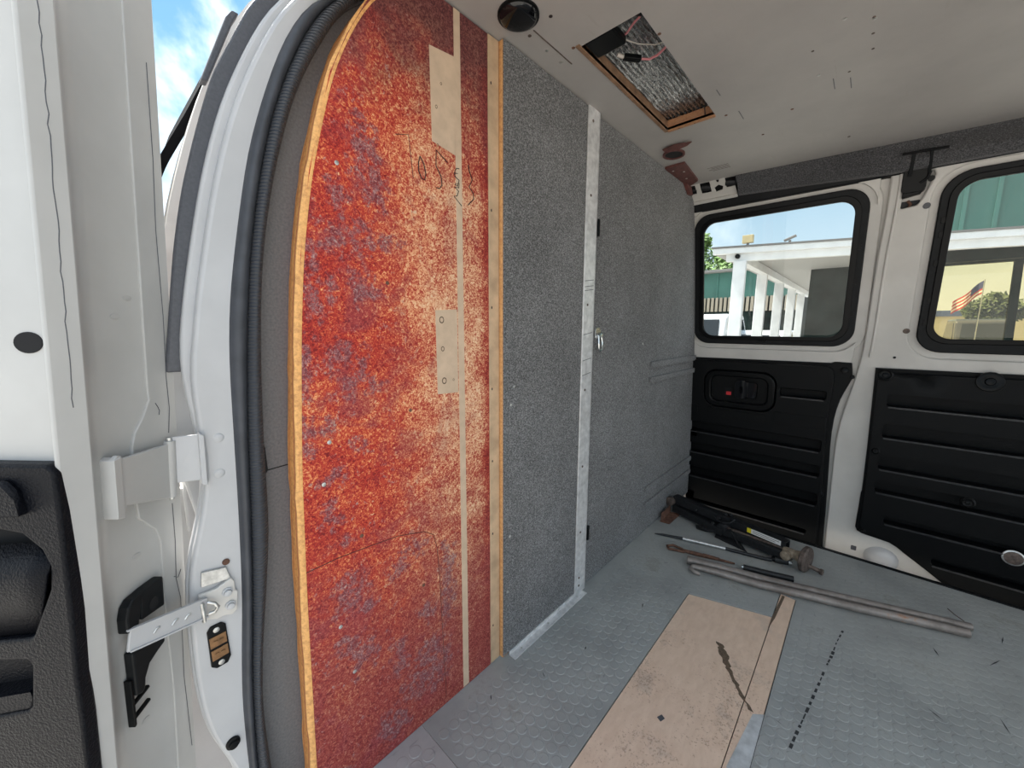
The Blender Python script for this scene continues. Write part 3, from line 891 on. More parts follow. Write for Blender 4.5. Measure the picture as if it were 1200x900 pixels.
stk = MB().plate([(1.488, .486), (1.497, .392), (1.547, .398), (1.544, .480)], lambda u, v, t: (u, v, 1.334 - t), 0, .0004).obj('sticker', 'ceiling')
tag(stk, 'small faded printed sticker on the ceiling by the metal bracket', 'sticker')
for k in range(4):
    a = (k + .6) / 4.6
    MB().box((1.491 + .05 * a, .405, 1.3332), (1.4935 + .05 * a, .470 - .01 * (k % 2), 1.3336)).obj('print_line', 'dark_iron', stk)

#S4
# ================================================================== RIGHT SIDE: two inward-facing doors
wallr = struct(MB().plate([(.72, -.32), (.72, 1.40), (-1.60, 1.40), (-1.60, -.32)], wmap, -.07, -.055, [rrect(.02, .60, .70, 1.26, .06), rrect(-.88, -.085, .69, 1.26, .06)], grid=.09).obj('wall_right', 'shell_dark'))
gap = [(.002, 1.262), (.001, 1.175), (.009, 1.026), (.011, .805), (.0125, .700), (.022, .623), (.037, .526), (.050, .455), (.0555, .38), (.0555, .30), (.051, .072), (.047, -.13)]
gap = resample(gap, 40)
gout = (.040, .577, .724, 1.238); gin = (.074, .539, .757, 1.205)

H1 = [(.579, .640), (.105, .642), (.092, .600), (.094, .540), (.092, .35), (.088, .2), (.084, .05), (.082, -.105), (.579, -.105)]
H2 = [(-.060, .630), (-.064, .40), (-.066, .19), (-.066, .06), (-.076, .046), (-.146, .042), (-.19, .016), (-.245, -.022), (-.300, -.060), (-.35, -.085), (-1.08, -.085), (-1.08, .636)]
d1 = struct(empty('door_1', (1.85, .3, 0)), 'white forward side door with black trim panel beside the partition')
o1 = [(.66, 1.262)] + [(y + .021, z) for (y, z) in gap] + [(.66, -.13)]
MB().plate(o1, wmap, -.018, 0, [rrect(gout[0] - .017, gout[1] + .02, gout[2] - .02, gout[3] + .018, .075), H1], grid=.05).obj('inner_skin', 'wall_paint', d1, bevel=.005, seg=3, smooth=35)
fl = [(y - .012, z) for (y, z) in gap] + [(y + .026, z) for (y, z) in reversed(gap)]
MB().plate(fl, wmap, -.03, -.019).obj('edge_flange', 'wall_paint', d1, bevel=.002, smooth=35)
MB().plate(rrect(gout[0] - .03, gout[1] + .03, gout[2] - .03, gout[3] + .03, .08), wmap, -.022, -.010, [rrect(gin[0] - .012, gin[1] + .012, gin[2] - .012, gin[3] + .012, .05)], grid=.06).obj('window_recess', 'wall_paint', d1, bevel=.003, smooth=35)

d2 = struct(empty('door_2', (1.85, -.5, 0)), 'white rear side door with black ribbed trim panel, right of the door gap')
h2 = (-.85, -.112, .714, 1.234)
notch = [(-.030, 1.157), (-.066, 1.163), (-.073, 1.175), (-.094, 1.238), (-.090, 1.250), (-.032, 1.250)]
o2 = [(y - .001, z) for (y, z) in gap] + [(-1.15, -.13), (-1.15, 1.262)]
MB().plate(o2, wmap, -.018, 0, [rrect(h2[0] - .02, h2[1] + .018, h2[2] - .02, h2[3] + .016, .075), notch, H2], grid=.05).obj('inner_skin', 'wall_paint', d2, bevel=.005, seg=3, smooth=35)
MB().plate([(-.10, 1.14), (-.02, 1.14), (-.02, 1.258), (-.105, 1.258)], wmap, -.034, -.022).obj('latch_recess', 'wall_paint', d2)
MB().plate(rrect(h2[0] - .03, h2[1] + .03, h2[2] - .03, h2[3] + .022, .08), wmap, -.022, -.010, [rrect(h2[0] + .025, h2[1] - .025, h2[2] + .032, h2[3] - .022, .05)], grid=.06).obj('window_recess', 'wall_paint', d2, bevel=.003, smooth=35)
rib = [(y - .020, z) for (y, z) in gap if z > .66] + [(y - .028, z) for (y, z) in reversed(gap) if z > .66]
MB().plate(rib, wmap, -.002, .004).obj('pressed_rib', 'wall_paint', d2, bevel=.003, smooth=35)
for (y, z, r, m) in ((-.087, 1.156, .0085, 'applique'), (-.087, 1.228, .0075, 'smooth_black'), (-.088, .782, .0085, 'dark_iron'), (-.070, .693, .004, 'dark_void')):
    MB().plate(ell(y, z, r, r, 16), wmap, -.002, .0015).obj('plug' if r > .005 else 'hole', m, d2, smooth=40)
MB().plate(rrect(-.046, -.030, -.056, -.038, .002, 2), wmap, -.002, .0006).obj('square_hole', 'applique', d2)
MB().lathe([(0, .048), (.012, .040), (.02, .024), (.023, .008)], (W(-.06) - .002, -.115, -.058), (-1, 0, 0.1), 18).obj('pressed_boss', 'jamb_paint', d2, smooth=60)
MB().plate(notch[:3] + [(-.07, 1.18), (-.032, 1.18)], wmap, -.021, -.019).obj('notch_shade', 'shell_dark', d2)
MB().tube([(W(1.168) + .012, -.045, 1.180), (W(1.165) + .010, -.052, 1.168), (W(1.16) + .010, -.048, 1.160)], .004, 7).obj('bare_spring', 'rust', d2, smooth=60)


def window(name, go, gi, parent_kind, label):
    w = struct(empty(name, (1.8, (go[0] + go[1]) / 2, .97)), label)
    MB().plate(rrect(go[0], go[1], go[2], go[3], .062, 8), wmap, -.010, .004, [rrect(gi[0], gi[1], gi[2], gi[3], .045, 8)], grid=.06).obj('gasket', 'rubber', w, bevel=.003, smooth=35)
    MB().plate(rrect(gi[0] - .016, gi[1] + .016, gi[2] - .015, gi[3] + .015, .055, 8), wmap, .003, .008, [rrect(gi[0] + .001, gi[1] - .001, gi[2] + .001, gi[3] - .001, .044, 8)], grid=.06).obj('gasket_lip', 'smooth_black', w, bevel=.002, smooth=35)
    MB().plate(rrect(gi[0] - .01, gi[1] + .01, gi[2] - .01, gi[3] + .01, .05, 8), wmap, -.0165, -.0125, grid=.07).obj('pane', 'glass', w, smooth=60)
    return w


w1 = window('window_1', gout, gin, None, 'window of the forward side door with black rubber gasket')
w2 = window('window_2', h2, (-.815, -.146, .757, 1.204), None, 'window of the rear side door with black rubber gasket')
for (y0, y1) in ((.30, .33), (.18, .22)):
    MB().plate(rrect(y0, y1, .736, .748, .003, 3), wmap, .003, .007).obj('clip', 'smooth_black', w1, bevel=.001)
for z in (.83, .94, 1.05):
    MB().plate(rrect(.049, .060, z, z + .02, .003, 3), wmap, .003, .007).obj('clip', 'smooth_black', w1, bevel=.001)
for z in (.80, .87, .98, 1.06, 1.10):
    MB().plate(rrect(-.135, -.122, z, z + .018, .003, 3), wmap, .003, .007).obj('clip', 'smooth_black', w2, bevel=.001)


def channels(mb_outer, chans, t0, t1):
    return MB().plate(mb_outer, wmap, t0, t1, chans, grid=.055)


def rib_edges(chans, t1, parent):         # proud lip below each channel, its highlight painted in as paler grey
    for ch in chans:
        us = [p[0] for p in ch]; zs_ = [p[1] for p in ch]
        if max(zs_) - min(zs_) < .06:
            MB().plate(rrect(min(us) + .004, max(us) - .004, min(zs_) - .007, min(zs_) - .001, .0025, 2), wmap, t1 - .003, t1 + .004, grid=.08).obj('rib_edge', 'lip_highlight', parent, bevel=.0015, smooth=35)


# black trim panel of door_1
p1 = [(.583, .660), (.094, .664), (.082, .669), (.035, .668), (.029, .612), (.046, .560), (.055, .53), (.062, .490), (.066, .452), (.068, .40), (.067, .340), (.062, .213), (.056, .06), (.052, -.12), (.583, -.12)]
base = MB().plate(p1, wmap, -.002, .007, [H1], grid=.06).obj('trim_panel', 'black_plastic', d1, bevel=.003, smooth=35)
MB().plate([(.60, .66), (.07, .66), (.06, .3), (.05, -.125), (.60, -.125)], wmap, -.028, -.020, grid=.06).obj('pan', 'black_plastic', base, smooth=35)
q1 = [(.581, .650), (.100, .652), (.084, .640), (.078, .60), (.080, .55), (.084, .47), (.082, .35), (.078, .2), (.074, .05), (.070, -.115), (.581, -.115)]
bez = rrect(.253, .521, .446, .612, .05, 6)
ch1 = [rrect(.095, .578, .317, .362, .006, 3), rrect(.091, .578, .215, .258, .006, 3), rrect(.088, .578, .094, .142, .006, 3), rrect(.097, .240, .524, .556, .006, 3), bez, rrect(.11, .578, -.036, -.020, .006, 3)]
channels(q1, ch1, -.018, .022).obj('raised_ribs', 'black_plastic', base, bevel=.004, seg=2, smooth=35)
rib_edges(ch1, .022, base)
for (pl) in (rrect(.283, .500, .402, .436, .004, 3), rrect(.088, .252, .408, .456, .004, 3), rrect(.545, .579, .41, .445, .004, 3)):
    MB().plate(pl, wmap, .0215, .0245).obj('pressed_pad', 'black_plastic', base, bevel=.0015, smooth=35)
for (y, z) in ((.053, .640), (.080, .142), (.565, .575)):
    MB().lathe([(0, .012), (.004, .011), (.006, .004)], (W(z) - .008, y, z), (-1, 0, .1), 14).obj('fastener', 'smooth_black', base, smooth=40)
MB().lathe([(0, .007), (.010, .007), (.012, .004)], (W(.615) - .000, .030, .617), (-1, 0, 0), 12).obj('bump_stop', 'rubber', d1, smooth=40)
hd = MB().plate(rrect(.256, .518, .449, .609, .048, 6), wmap, .006, .030, [rrect(.282, .492, .474, .585, .028, 6)], grid=.06).obj('handle_bezel', 'smooth_black', d1, bevel=.006, seg=3, smooth=35)
MB().plate(rrect(.278, .496, .470, .589, .03, 6), wmap, .004, .009, [rrect(.318, .392, .492, .572, .02, 5)]).obj('handle_dish', 'black_plastic', hd, smooth=35)
MB().plate(rrect(.314, .396, .488, .576, .02, 5), wmap, -.010, .001).obj('cup', 'dark_void', hd)
MB().plate(rrect(.352, .398, .494, .574, .018, 5), wmap, .010, .032).obj('lever', 'gloss_black', hd, bevel=.009, seg=3, smooth=35)
MB().plate(rrect(.320, .362, .500, .566, .012, 5), wmap, .008, .022).obj('lever_paddle', 'gloss_black', hd, bevel=.004, seg=2, smooth=35)
MB().plate(rrect(.412, .440, .498, .535, .003, 3), wmap, .0085, .0105).obj('lock_slot', 'dark_void', hd)
MB().plate(rrect(.4145, .4335, .503, .518, .002, 3), wmap, .0095, .0135).obj('lock_indicator', 'red_plastic', hd, bevel=.001)

# black trim panel of door_2
p2 = [(-.027, .655), (-.029, .594), (-.035, .364), (-.038, .19), (-.036, .185), (-.034, .045), (-.040, .030), (-.060, .023), (-.129, .016), (-.150, .006), (-.17, -.009), (-.225, -.046), (-.278, -.084), (-.33, -.12), (-1.10, -.12), (-1.10, .662)]
base2 = MB().plate(p2, wmap, -.002, .007, [H2], grid=.06).obj('trim_panel', 'black_plastic', d2, bevel=.003, smooth=35)
MB().plate([(-.035, .655), (-.035, .03), (-.15, .02), (-.33, -.11), (-1.1, -.11), (-1.1, .655)], wmap, -.028, -.020, grid=.06).obj('pan', 'black_plastic', base2, smooth=35)
q2 = [(-.036, .640), (-.042, .40), (-.046, .19), (-.046, .06), (-.056, .040), (-.14, .032), (-.18, .006), (-.235, -.032), (-.29, -.070), (-.34, -.10), (-1.09, -.10), (-1.09, .646)]
ch2 = [rrect(-1.06, -.068, .525, .568, .006, 3), rrect(-1.06, -.068, .412, .462, .006, 3), rrect(-1.06, -.070, .294, .345, .006, 3), rrect(-1.06, -.070, .205, .250, .006, 3), rrect(-1.06, -.105, .092, .120, .006, 3), rrect(-1.06, -.235, -.016, .010, .006, 3),
       ell(-.282, .634, .036, .0, 2)][:6]
channels(q2, ch2, -.018, .023).obj('raised_ribs', 'black_plastic', base2, bevel=.004, seg=2, smooth=35)
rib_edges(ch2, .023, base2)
for (y, z, r) in ((-.054, .633, .017), (-.282, .632, .024), (-.058, .357, .009), (-.289, .234, .014), (-.055, .04, .007)):
    MB().lathe([(0, r * 1.25), (.004, r * 1.2), (.006, r * .9), (.004, r * .7), (.004, r * .5), (.008, r * .4), (.009, r * .1)], (W(z) - .0225, y, z), (-1, 0, .1), 18).obj('fastener', 'smooth_black', base2, smooth=40)
MB().lathe([(0, .024), (.004, .024), (.005, .022)], (W(.085) - .0225, -.400, .084), (-1, 0, .05), 24).obj('disc', 'zinc', base2, smooth=40)
MB().lathe([(.0, .020), (.0055, .020), (.006, .018)], (W(.085) - .0225, -.400, .084), (-1, 0, .05), 24).obj('disc_face', 'dark_iron', base2, smooth=40)

# top seal, carpeted header, bracket, latch
seal = MB().plate([(.60, 1.252), (.60, 1.290), (-1.15, 1.290), (-1.15, 1.252)], wmap, -.02, .006, grid=.2).obj('trim_1', 'rubber', bevel=.003, smooth=40)
struct(seal)
hb = MB()
sec = []
for (y, xt, zb) in ((.412, 1.628, 1.282), (.2, 1.650, 1.270), (.0, 1.674, 1.256), (-.24, 1.698, 1.254), (-1.15, 1.715, 1.254)):
    sec.append([(xt, y, 1.3335), (xt + .004, y, 1.322), (W(zb + .02) - .032, y, zb + .022), (W(zb) - .026, y, zb), (W(zb) - .005, y, zb - .002), (W(1.30) + .03, y, 1.36), (xt + .02, y, 1.36)])
vs = [p for s_ in sec for p in s_]; n = 7; fs = []
for i in range(len(sec) - 1):
    for k in range(n):
        k2 = (k + 1) % n
        fs.append((i * n + k, i * n + k2, (i + 1) * n + k2, (i + 1) * n + k))
fs += [tuple(range(n)), tuple(range((len(sec) - 1) * n, len(sec) * n))]
hdr = struct(hb.add(vs, fs).obj('trim_2', 'carpet_shaded', bevel=.004, smooth=35))

mbk = empty('roof_bracket', (1.66, .5, 1.31))
tag(mbk, 'white steel roof rail end with oval holes above the forward side window', 'bracket')
def brmap(u, v, t):     # u along y, v from the ceiling (0) down to the door top (1)
    return (1.622 + (1.702 - 1.622) * v - t * .7, u, 1.342 - .055 * v - t * .6)
MB().plate([(.585, 0), (.430, 0), (.416, 1.05), (.585, 1.05)], brmap, 0, .004, [rrect(.552, .583, .15, .55, .008, 4), rrect(.500, .535, .12, .60, .012, 4), [(.488, .45), (.472, .35), (.458, .45), (.462, .60), (.485, .65)], ell(.473, .14, .005, .1, 10), rrect(.420, .448, .10, .55, .008, 4)]).obj('rail', 'wall_paint', mbk, bevel=.0008)
MB().plate([(.585, .9), (.416, .9), (.414, 1.25), (.585, 1.25)], brmap, .004, .010).obj('lower_lip', 'wall_paint', mbk, bevel=.002)
MB().plate([(.585, -.1), (.416, -.1), (.416, 1.1), (.585, 1.1)], brmap, -.02, -.014).obj('dark_back', 'dark_void', mbk)
for y in (.567, .517, .434):
    MB().tube([brmap(y - .016, .42, -.006), brmap(y + .016, .36, -.006)], .012, 10).obj('wiring_sleeve', 'black_steel', mbk, smooth=60)

lt = empty('door_latch', (1.70, -.06, 1.24))
tag(lt, 'black latch mechanism above the gap between the two side doors', 'latch')
MB().plate(rrect(-.078, -.026, 1.196, 1.262, .012, 4), wmap, -.016, .012).obj('latch_body', 'smooth_black', lt, bevel=.003)
MB().plate([(-.030, 1.185), (-.07, 1.192), (-.074, 1.205), (-.030, 1.200)], wmap, -.012, .008).obj('latch_foot', 'smooth_black', lt, bevel=.002)
MB().tube([(W(1.29) - .034, -.018, 1.296), (W(1.29) - .036, -.11, 1.290)], .0035, 8).obj('strike_bar', 'smooth_black', lt, smooth=60)
MB().obox((W(1.28) - .036, -.042, 1.293), (W(1.25) - .016, -.040, 1.238), .009, .006, (1, 0, 0)).obj('arm', 'smooth_black', lt, bevel=.001)
MB().obox((W(1.28) - .036, -.078, 1.291), (W(1.25) - .016, -.080, 1.240), .007, .006, (1, 0, 0)).obj('arm', 'smooth_black', lt, bevel=.001)
MB().tube([(W(1.24) - .016, -.082, 1.244), (W(1.22) - .014, -.078, 1.228), (W(1.21) - .014, -.064, 1.218)], .004, 8).obj('hook', 'smooth_black', lt, smooth=60)
MB().plate(rrect(-.08, -.04, 1.262, 1.284, .005, 3), wmap, .014, .020).obj('plate', 'smooth_black', lt, bevel=.001)

#S5
# ================================================================== LEFT BODY PILLAR (door jamb)
jl = [(.36, 1.345), (.27, 1.285), (.198, 1.199), (.167, 1.136), (.137, 1.066), (.112, .983), (.096, .912), (.080, .832), (.0685, .765), (.0665, .715), (.0735, .680), (.0775, .640), (.0775, .600), (.070, .555), (.057, .515), (.0495, .490), (.045, .450), (.0435, .40), (.042, .340), (.0435, .290), (.047, .250), (.055, .212), (.066, .185), (.075, .160), (.08, .06), (.085, -.25)]
jr = [(.36, 1.31), (.30, 1.268), (.245, 1.225), (.206, 1.155), (.176, 1.072), (.156, 1.006), (.137, .910), (.122, .825), (.115, .749), (.112, .660), (.108, .542), (.102, .419), (.095, .345), (.089, .267), (.088, .153), (.092, .03), (.095, -.25)]
sm = [(.39, 1.325), (.33, 1.282), (.271, 1.239), (.228, 1.165), (.193, 1.079), (.169, .989), (.149, .880), (.137, .771), (.128, .657), (.122, .538), (.114, .413), (.103, .284), (.098, .143), (.103, .02), (.108, -.25)]
sr = [(.42, 1.335), (.355, 1.295), (.302, 1.256), (.256, 1.179), (.217, 1.099), (.186, .994), (.167, .904), (.157, .827), (.150, .736), (.145, .629), (.142, .504), (.130, .404), (.119, .328), (.112, .234), (.115, .127), (.120, .02), (.125, -.25)]
jl = resample(jl, 70); jr = resample(jr, 70); sm = resample(sm, 70); sr = resample(sr, 70)
jl2 = [(x + .002 + .009 * min(1, max(0, (z - .66) / .12)), z) for (x, z) in jl]
wl = struct(MB().plate(jl2 + list(reversed([(x + .006, z) for (x, z) in jr])), xz(.622), 0, .022).obj('wall_left', 'jamb_paint', bevel=.005, seg=3, smooth=35))
MB().plate(jl + list(reversed([(x + .02, z) for (x, z) in jl])), xz(.626), 0, .014).obj('jamb_return', 'jamb_paint', wl, bevel=.004, seg=3, smooth=35)


def ribbon(A, B, y0, bulge, name, mat, parent, k=9, back=.02):
    vs = []; fs = []
    for a, b in zip(A, B):
        for i in range(k):
            f = i / (k - 1)
            vs.append((a[0] + (b[0] - a[0]) * f, y0 - bulge * sin(pi * f) ** .6 if 0 < f < 1 else y0, a[1] + (b[1] - a[1]) * f))
        vs.append((b[0], y0 + back, b[1])); vs.append((a[0], y0 + back, a[1]))
    m = k + 2
    for i in range(len(A) - 1):
        for q in range(m):
            q2 = (q + 1) % m
            fs.append((i * m + q, i * m + q2, (i + 1) * m + q2, (i + 1) * m + q))
    fs += [tuple(range(m)), tuple(range((len(A) - 1) * m, len(A) * m))]
    return MB().add(vs, fs).obj(name, mat, parent, smooth=50)


ribbon(jr, sm, .600, .010, 'outer_seal_lip', 'seal_rubber', wl)
ribbon([(x - .002, z) for (x, z) in sm], sr, .602, .014, 'ribbed_seal_bulb', 'ribbed_seal', wl)
# interior trim between seal and plywood
ti = [(x - .006, z) for (x, z) in sr]
to = resample([(.46, 1.335), (.37, 1.30), (.335, 1.26), (.29, 1.18), (.262, 1.10), (.235, 1.0), (.22, .9), (.21, .82), (.205, .7), (.20, .55), (.195, .4), (.19, .2), (.188, .02), (.188, -.25)], 70)
MB().plate(ti + list(reversed(to)), xz(.640), 0, .020).obj('inner_trim', 'grey_trim', wl, bevel=.003, smooth=35)
MB().plate([(.145, .585), (.148, .585), (.20, .588), (.20, .5865), (.148, .5835)], xz(.620), 0, .0006).obj('trim_joint', 'dark_void', wl)
MB().plate([(.1405, .615), (.150, .62), (.151, .585), (.143, .572)], xz(.621), 0, .004).obj('trim_clip', 'rubber', wl, bevel=.001)
# grey applique strip outside the pillar, and the recessed hinge pocket behind it
dk = resample([(.27, 1.29), (.221, 1.25), (.182, 1.203), (.158, 1.152), (.132, 1.097), (.110, 1.026), (.090, .953), (.076, .883), (.064, .802), (.0545, .734)], 40)
dr = resample([(.31, 1.29), (.26, 1.25), (.216, 1.203), (.188, 1.14), (.155, 1.066), (.130, .983), (.112, .912), (.096, .832), (.084, .765), (.082, .734)], 40)
MB().plate(dk + list(reversed(dr)), xz(.627), 0, .006).obj('applique_strip', 'applique', wl, bevel=.003, smooth=35)
for (x, z) in ((.149, 1.10), (.104, .963), (.080, .857), (.070, .769)):
    MB().plate(ell(x + .002, z, .0016, .0016, 8), xz(.6222), 0, .0004).obj('pin_hole', 'dark_void', wl)
MB().plate([(.052, .740), (.085, .740), (.10, .60), (.075, .50), (.060, .60), (.054, .66)], xz(.668), 0, .012).obj('hinge_pocket', 'jamb_paint', wl, bevel=.003)
MB().plate([(.072, .620), (.092, .620), (.092, .50), (.062, .50), (.062, .56)], xz(.690), 0, .01).obj('hinge_pocket', 'jamb_paint', wl, bevel=.003)
MB().plate([(.030, .56), (.095, .56), (.098, -.25), (.015, -.25)], xz(.715), 0, .012).obj('hinge_pocket', 'jamb_paint', wl, bevel=.003)
# spot-weld dimples, plug, rusty screw, contact plate
for (x, z) in ((.0955, .6485), (.0925, .602)):
    MB().lathe([(0, .006), (.0006, .0055), (.0004, .003), (.0010, .001)], (x, .6, z), (0, -1, 0), 14).obj('weld_dimple', 'jamb_paint', wl, smooth=60)
MB().lathe([(0, .0085), (.003, .0085), (.004, .006), (.007, .0055), (.0075, .002)], (.0735, .600, .211), (0, -1, 0), 16).obj('rubber_plug', 'smooth_black', wl, smooth=40)
screw_on('rust_screw', (.0885, .600, .4795), (0, -1, 0), .0042, wl, 'rust', .003)
MB().plate([(.062, .478), (.088, .4735), (.092, .455), (.060, .458)], xz(.6002), 0, .004).obj('bracket_foot', 'zinc', wl, bevel=.001)
cp = MB().plate([(.060, .392), (.064, .398), (.076, .3985), (.0805, .394), (.0825, .345), (.0785, .337), (.066, .336), (.0605, .341)], xz(.600), 0, .003).obj('contact_plate', 'smooth_black', wl, bevel=.001)
MB().plate([(.0615, .383), (.0795, .384), (.0800, .369), (.0618, .3675)], xz(.597), 0, .0012).obj('contact_pad', 'bronze', cp, bevel=.0005)
MB().plate([(.0620, .364), (.0801, .3655), (.0805, .351), (.0624, .349)], xz(.597), 0, .0012).obj('contact_pad', 'bronze', cp, bevel=.0005)
for (x, z) in ((.070, .3915), (.0715, .3425)):
    screw_on('screw', (x, .597, z), (0, -1, 0), .0036, cp, 'zinc', .0012)
for z in (.376, .358):
    for x in (.0665, .073):
        MB().box((x - .001, .5945, z - .0015), (x + .0035, .596, z + .0015)).obj('contact_tooth', 'bronze', cp, bevel=.0005)
# check-strap bracket bolted to the pillar
br = MB().plate([(.056, .4505), (.074, .4505), (.091, .4575), (.0945, .452), (.0945, .438), (.097, .436), (.0945, .410), (.088, .405), (.080, .4085), (.072, .4075), (.057, .4155)], xz(.5995), 0, .006).obj('strap_bracket', 'wall_paint', wl, bevel=.0015)
for (x, z) in ((.0855, .4405), (.0872, .4205)):
    MB().lathe([(0, .0062), (.002, .0062), (.0025, .0045), (.006, .0042), (.0065, .0025)], (x, .5935, z), (0, -1, 0), 8).obj('bolt', 'jamb_paint', br, smooth=30)
MB().tube([(.058, .592, .442), (.058, .585, .442), (.058, .585, .418), (.058, .592, .418)], .0022, 7).obj('pin', 'zinc', br, smooth=60)
MB().tube([(.064, .588, .440), (.070, .583, .438), (.073, .584, .431), (.070, .586, .425), (.064, .588, .424)], .0022, 7).obj('spring_loop', 'zinc', br, smooth=60)

# roof side rail above the opening, unseen rear part of the left wall, unseen rear frame, cab side beyond the pillar
rail = struct(MB().plate([(.205, 1.262), (.30, 1.276), (.40, 1.332), (.42, 1.40), (.30, 1.42), (.22, 1.34)], lambda u, v, t: (u, t, v), -.75, .605).obj('trim_3', 'white_paint', bevel=.008))
sidec = [(.10, -.25), (.085, .1), (.055, .45), (.060, .70), (.09, .92), (.13, 1.06), (.18, 1.17), (.25, 1.27), (.34, 1.36), (.45, 1.42)]


def sheet(curve, y0, y1, th, name, mat, parent=None, k=0.0):
    cv = resample(curve, 40)
    poly = cv + [(x + th, z - th * .3) for (x, z) in reversed(cv)]
    return MB().plate(poly, lambda u, v, t: (u + k * (t - .74), t, v), y0, y1).obj(name, mat, parent, smooth=40)


wbk = struct(sheet([p for p in sidec if p[1] < .71], -1.60, -.76, .05, 'wall_back_unseen', 'white_paint'))  # unseen; the gap above is left open to let light in
sheet([p for p in sidec if p[1] > 1.16], -1.60, -.76, .05, 'upper_side_unseen', 'white_paint', wbk)
cab = [(.095, .10), (.075, .35), (.062, .60), (.0615, .74), (.066, .837), (.071, .882), (.077, .92), (.093, .977), (.114, 1.052), (.143, 1.135), (.166, 1.185), (.194, 1.247), (.24, 1.30), (.36, 1.37), (.5, 1.40)]
cs = sheet(cab, .695, .735, .03, 'body_side', 'white_paint', wl)
glassc = [(.045, .90), (.062, .955), (.083, 1.012), (.119, 1.083), (.157, 1.164), (.168, 1.195)]
w3 = struct(empty('window_3', (.1, 1.2, .95)), 'dark front door glass seen edge on past the pillar')
sheet(glassc, .736, 1.15, .01, 'pane', 'matte_black', w3, -.03)
sheet([(x - .001, z) for (x, z) in cab if z < .94], .736, 1.15, .03, 'front_door_skin', 'white_paint', wl, -.09)
MB().plate([(.1265, 1.100), (.134, 1.100), (.168, 1.185), (.176, 1.200), (.168, 1.200), (.160, 1.188)], xz(.672), 0, .016).obj('drip_rail', 'applique', wl, bevel=.002)
mir = MB().plate(rrect(.058, .070, .874, .892, .005, 4), xz(.70), 0, .02).obj('side_mirror', 'car_white', wl, bevel=.003)

# rear of the van: unseen frame, set near and left wide open to let light in
rw = struct(MB().plate([(.08, -.25), (1.90, -.25), (1.90, .8), (1.70, 1.30), (1.5, 1.44), (.5, 1.44), (.28, 1.30), (.08, .8)], xz(-1.60), 0, .04, [[(.14, -.04), (1.86, -.04), (1.85, .8), (1.68, 1.26), (1.52, 1.36), (.48, 1.36), (.32, 1.26), (.14, .8)]]).obj('wall_rear_unseen', 'white_paint'))

#S6
# ================================================================== OPEN LEFT DOOR
S2 = math.sqrt(2)


def dm(u, v, z):
    return ((u - v) / S2 + .051 * (z - .75), (u + v) / S2, z)


def dmap_face(u, z, t):      # on the hinge face: t stands off towards the pillar side
    return dm(u, .404 - t, z)


def dmap_in(v, z, t):        # on the inner face: t stands off into the view
    return dm(.372 - t, v, z)


d3 = struct(empty('door_3', (-.05, .62, .7)), 'open white van door at the left edge, black trim panel at its foot')
prof = [(.425, .80), (.425, .4185), (.3675, .4135), (.3635, .4095), (.3640, .4065), (.3835, .3970), (.3860, .3975), (.3880, .3995), (.4010, .4040), (.4045, .4045), (.4530, .4040), (.4555, .4026), (.4920, .4026), (.4935, .4040), (.4935, .42), (.4935, .80)]
zs = [-.2, .1, .3, .5, .75, .95, 1.15, 1.4]
vs = [dm(u, v, z) for z in zs for (u, v) in prof]; n = len(prof); fs = []
for i in range(len(zs) - 1):
    for k in range(n):
        k2 = (k + 1) % n
        fs.append((i * n + k, i * n + k2, (i + 1) * n + k2, (i + 1) * n + k))
fs += [tuple(range(n - 1, -1, -1)), tuple(range((len(zs) - 1) * n, len(zs) * n))]
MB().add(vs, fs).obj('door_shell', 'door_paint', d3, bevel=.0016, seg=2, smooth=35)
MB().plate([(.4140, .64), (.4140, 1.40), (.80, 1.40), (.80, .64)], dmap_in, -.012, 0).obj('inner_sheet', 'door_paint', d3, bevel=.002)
# raised pads on the hinge face where the flange widens around the hinge
MB().plate([(.4545, 1.25), (.4545, .72), (.4555, .705), (.447, .687), (.436, .672), (.431, .655), (.431, .60), (.434, .572), (.4535, .549), (.4590, .53), (.4590, .459), (.464, .33), (.463, .15), (.4915, .15), (.4915, 1.25)], dmap_face, -.001, .0030).obj('hinge_flange_pad', 'door_paint', d3, bevel=.001, seg=2, smooth=35)
# seam sealer cracks
for pts in ([(.401 + .0012 * random.uniform(-.3, .3), z) for z in [1.10 - k * .009 for k in range(44)]],):
    MB().tube([dm(.3745 + (.4016 - v_) * 1.9, v_, z) for (v_, z) in pts], .0005, 5).obj('sealer_line', 'applique', d3)
for pl in ([(.479, 1.08), (.480, .98), (.478, .90), (.481, .80), (.480, .73), (.482, .69), (.479, .66)], [(.463, .70), (.466, .695), (.468, .69), (.467, .685)], [(.478, .57), (.479, .52), (.477, .47), (.482, .44), (.480, .33), (.486, .22)], [(.474, .475), (.480, .47), (.485, .478)]):
    MB().tube([dmap_face(u, z, .0032) for (u, z) in pl], .00045, 5).obj('paint_crack', 'applique', d3)
MB().plate(ell(.4315, .7745, .0128, .0098, 24), dmap_in, 0, .0008).obj('access_hole', 'dark_void', d3, smooth=40)
for (u, z) in ((.43, .53), (.425, .385), (.428, .345), (.427, .325), (.44, .82), (.425, .80)):
    MB().plate(ell(u, z, .005, .003, 12), dmap_face, 0, .0006).obj('dimple', 'door_paint', d3, bevel=.0004)

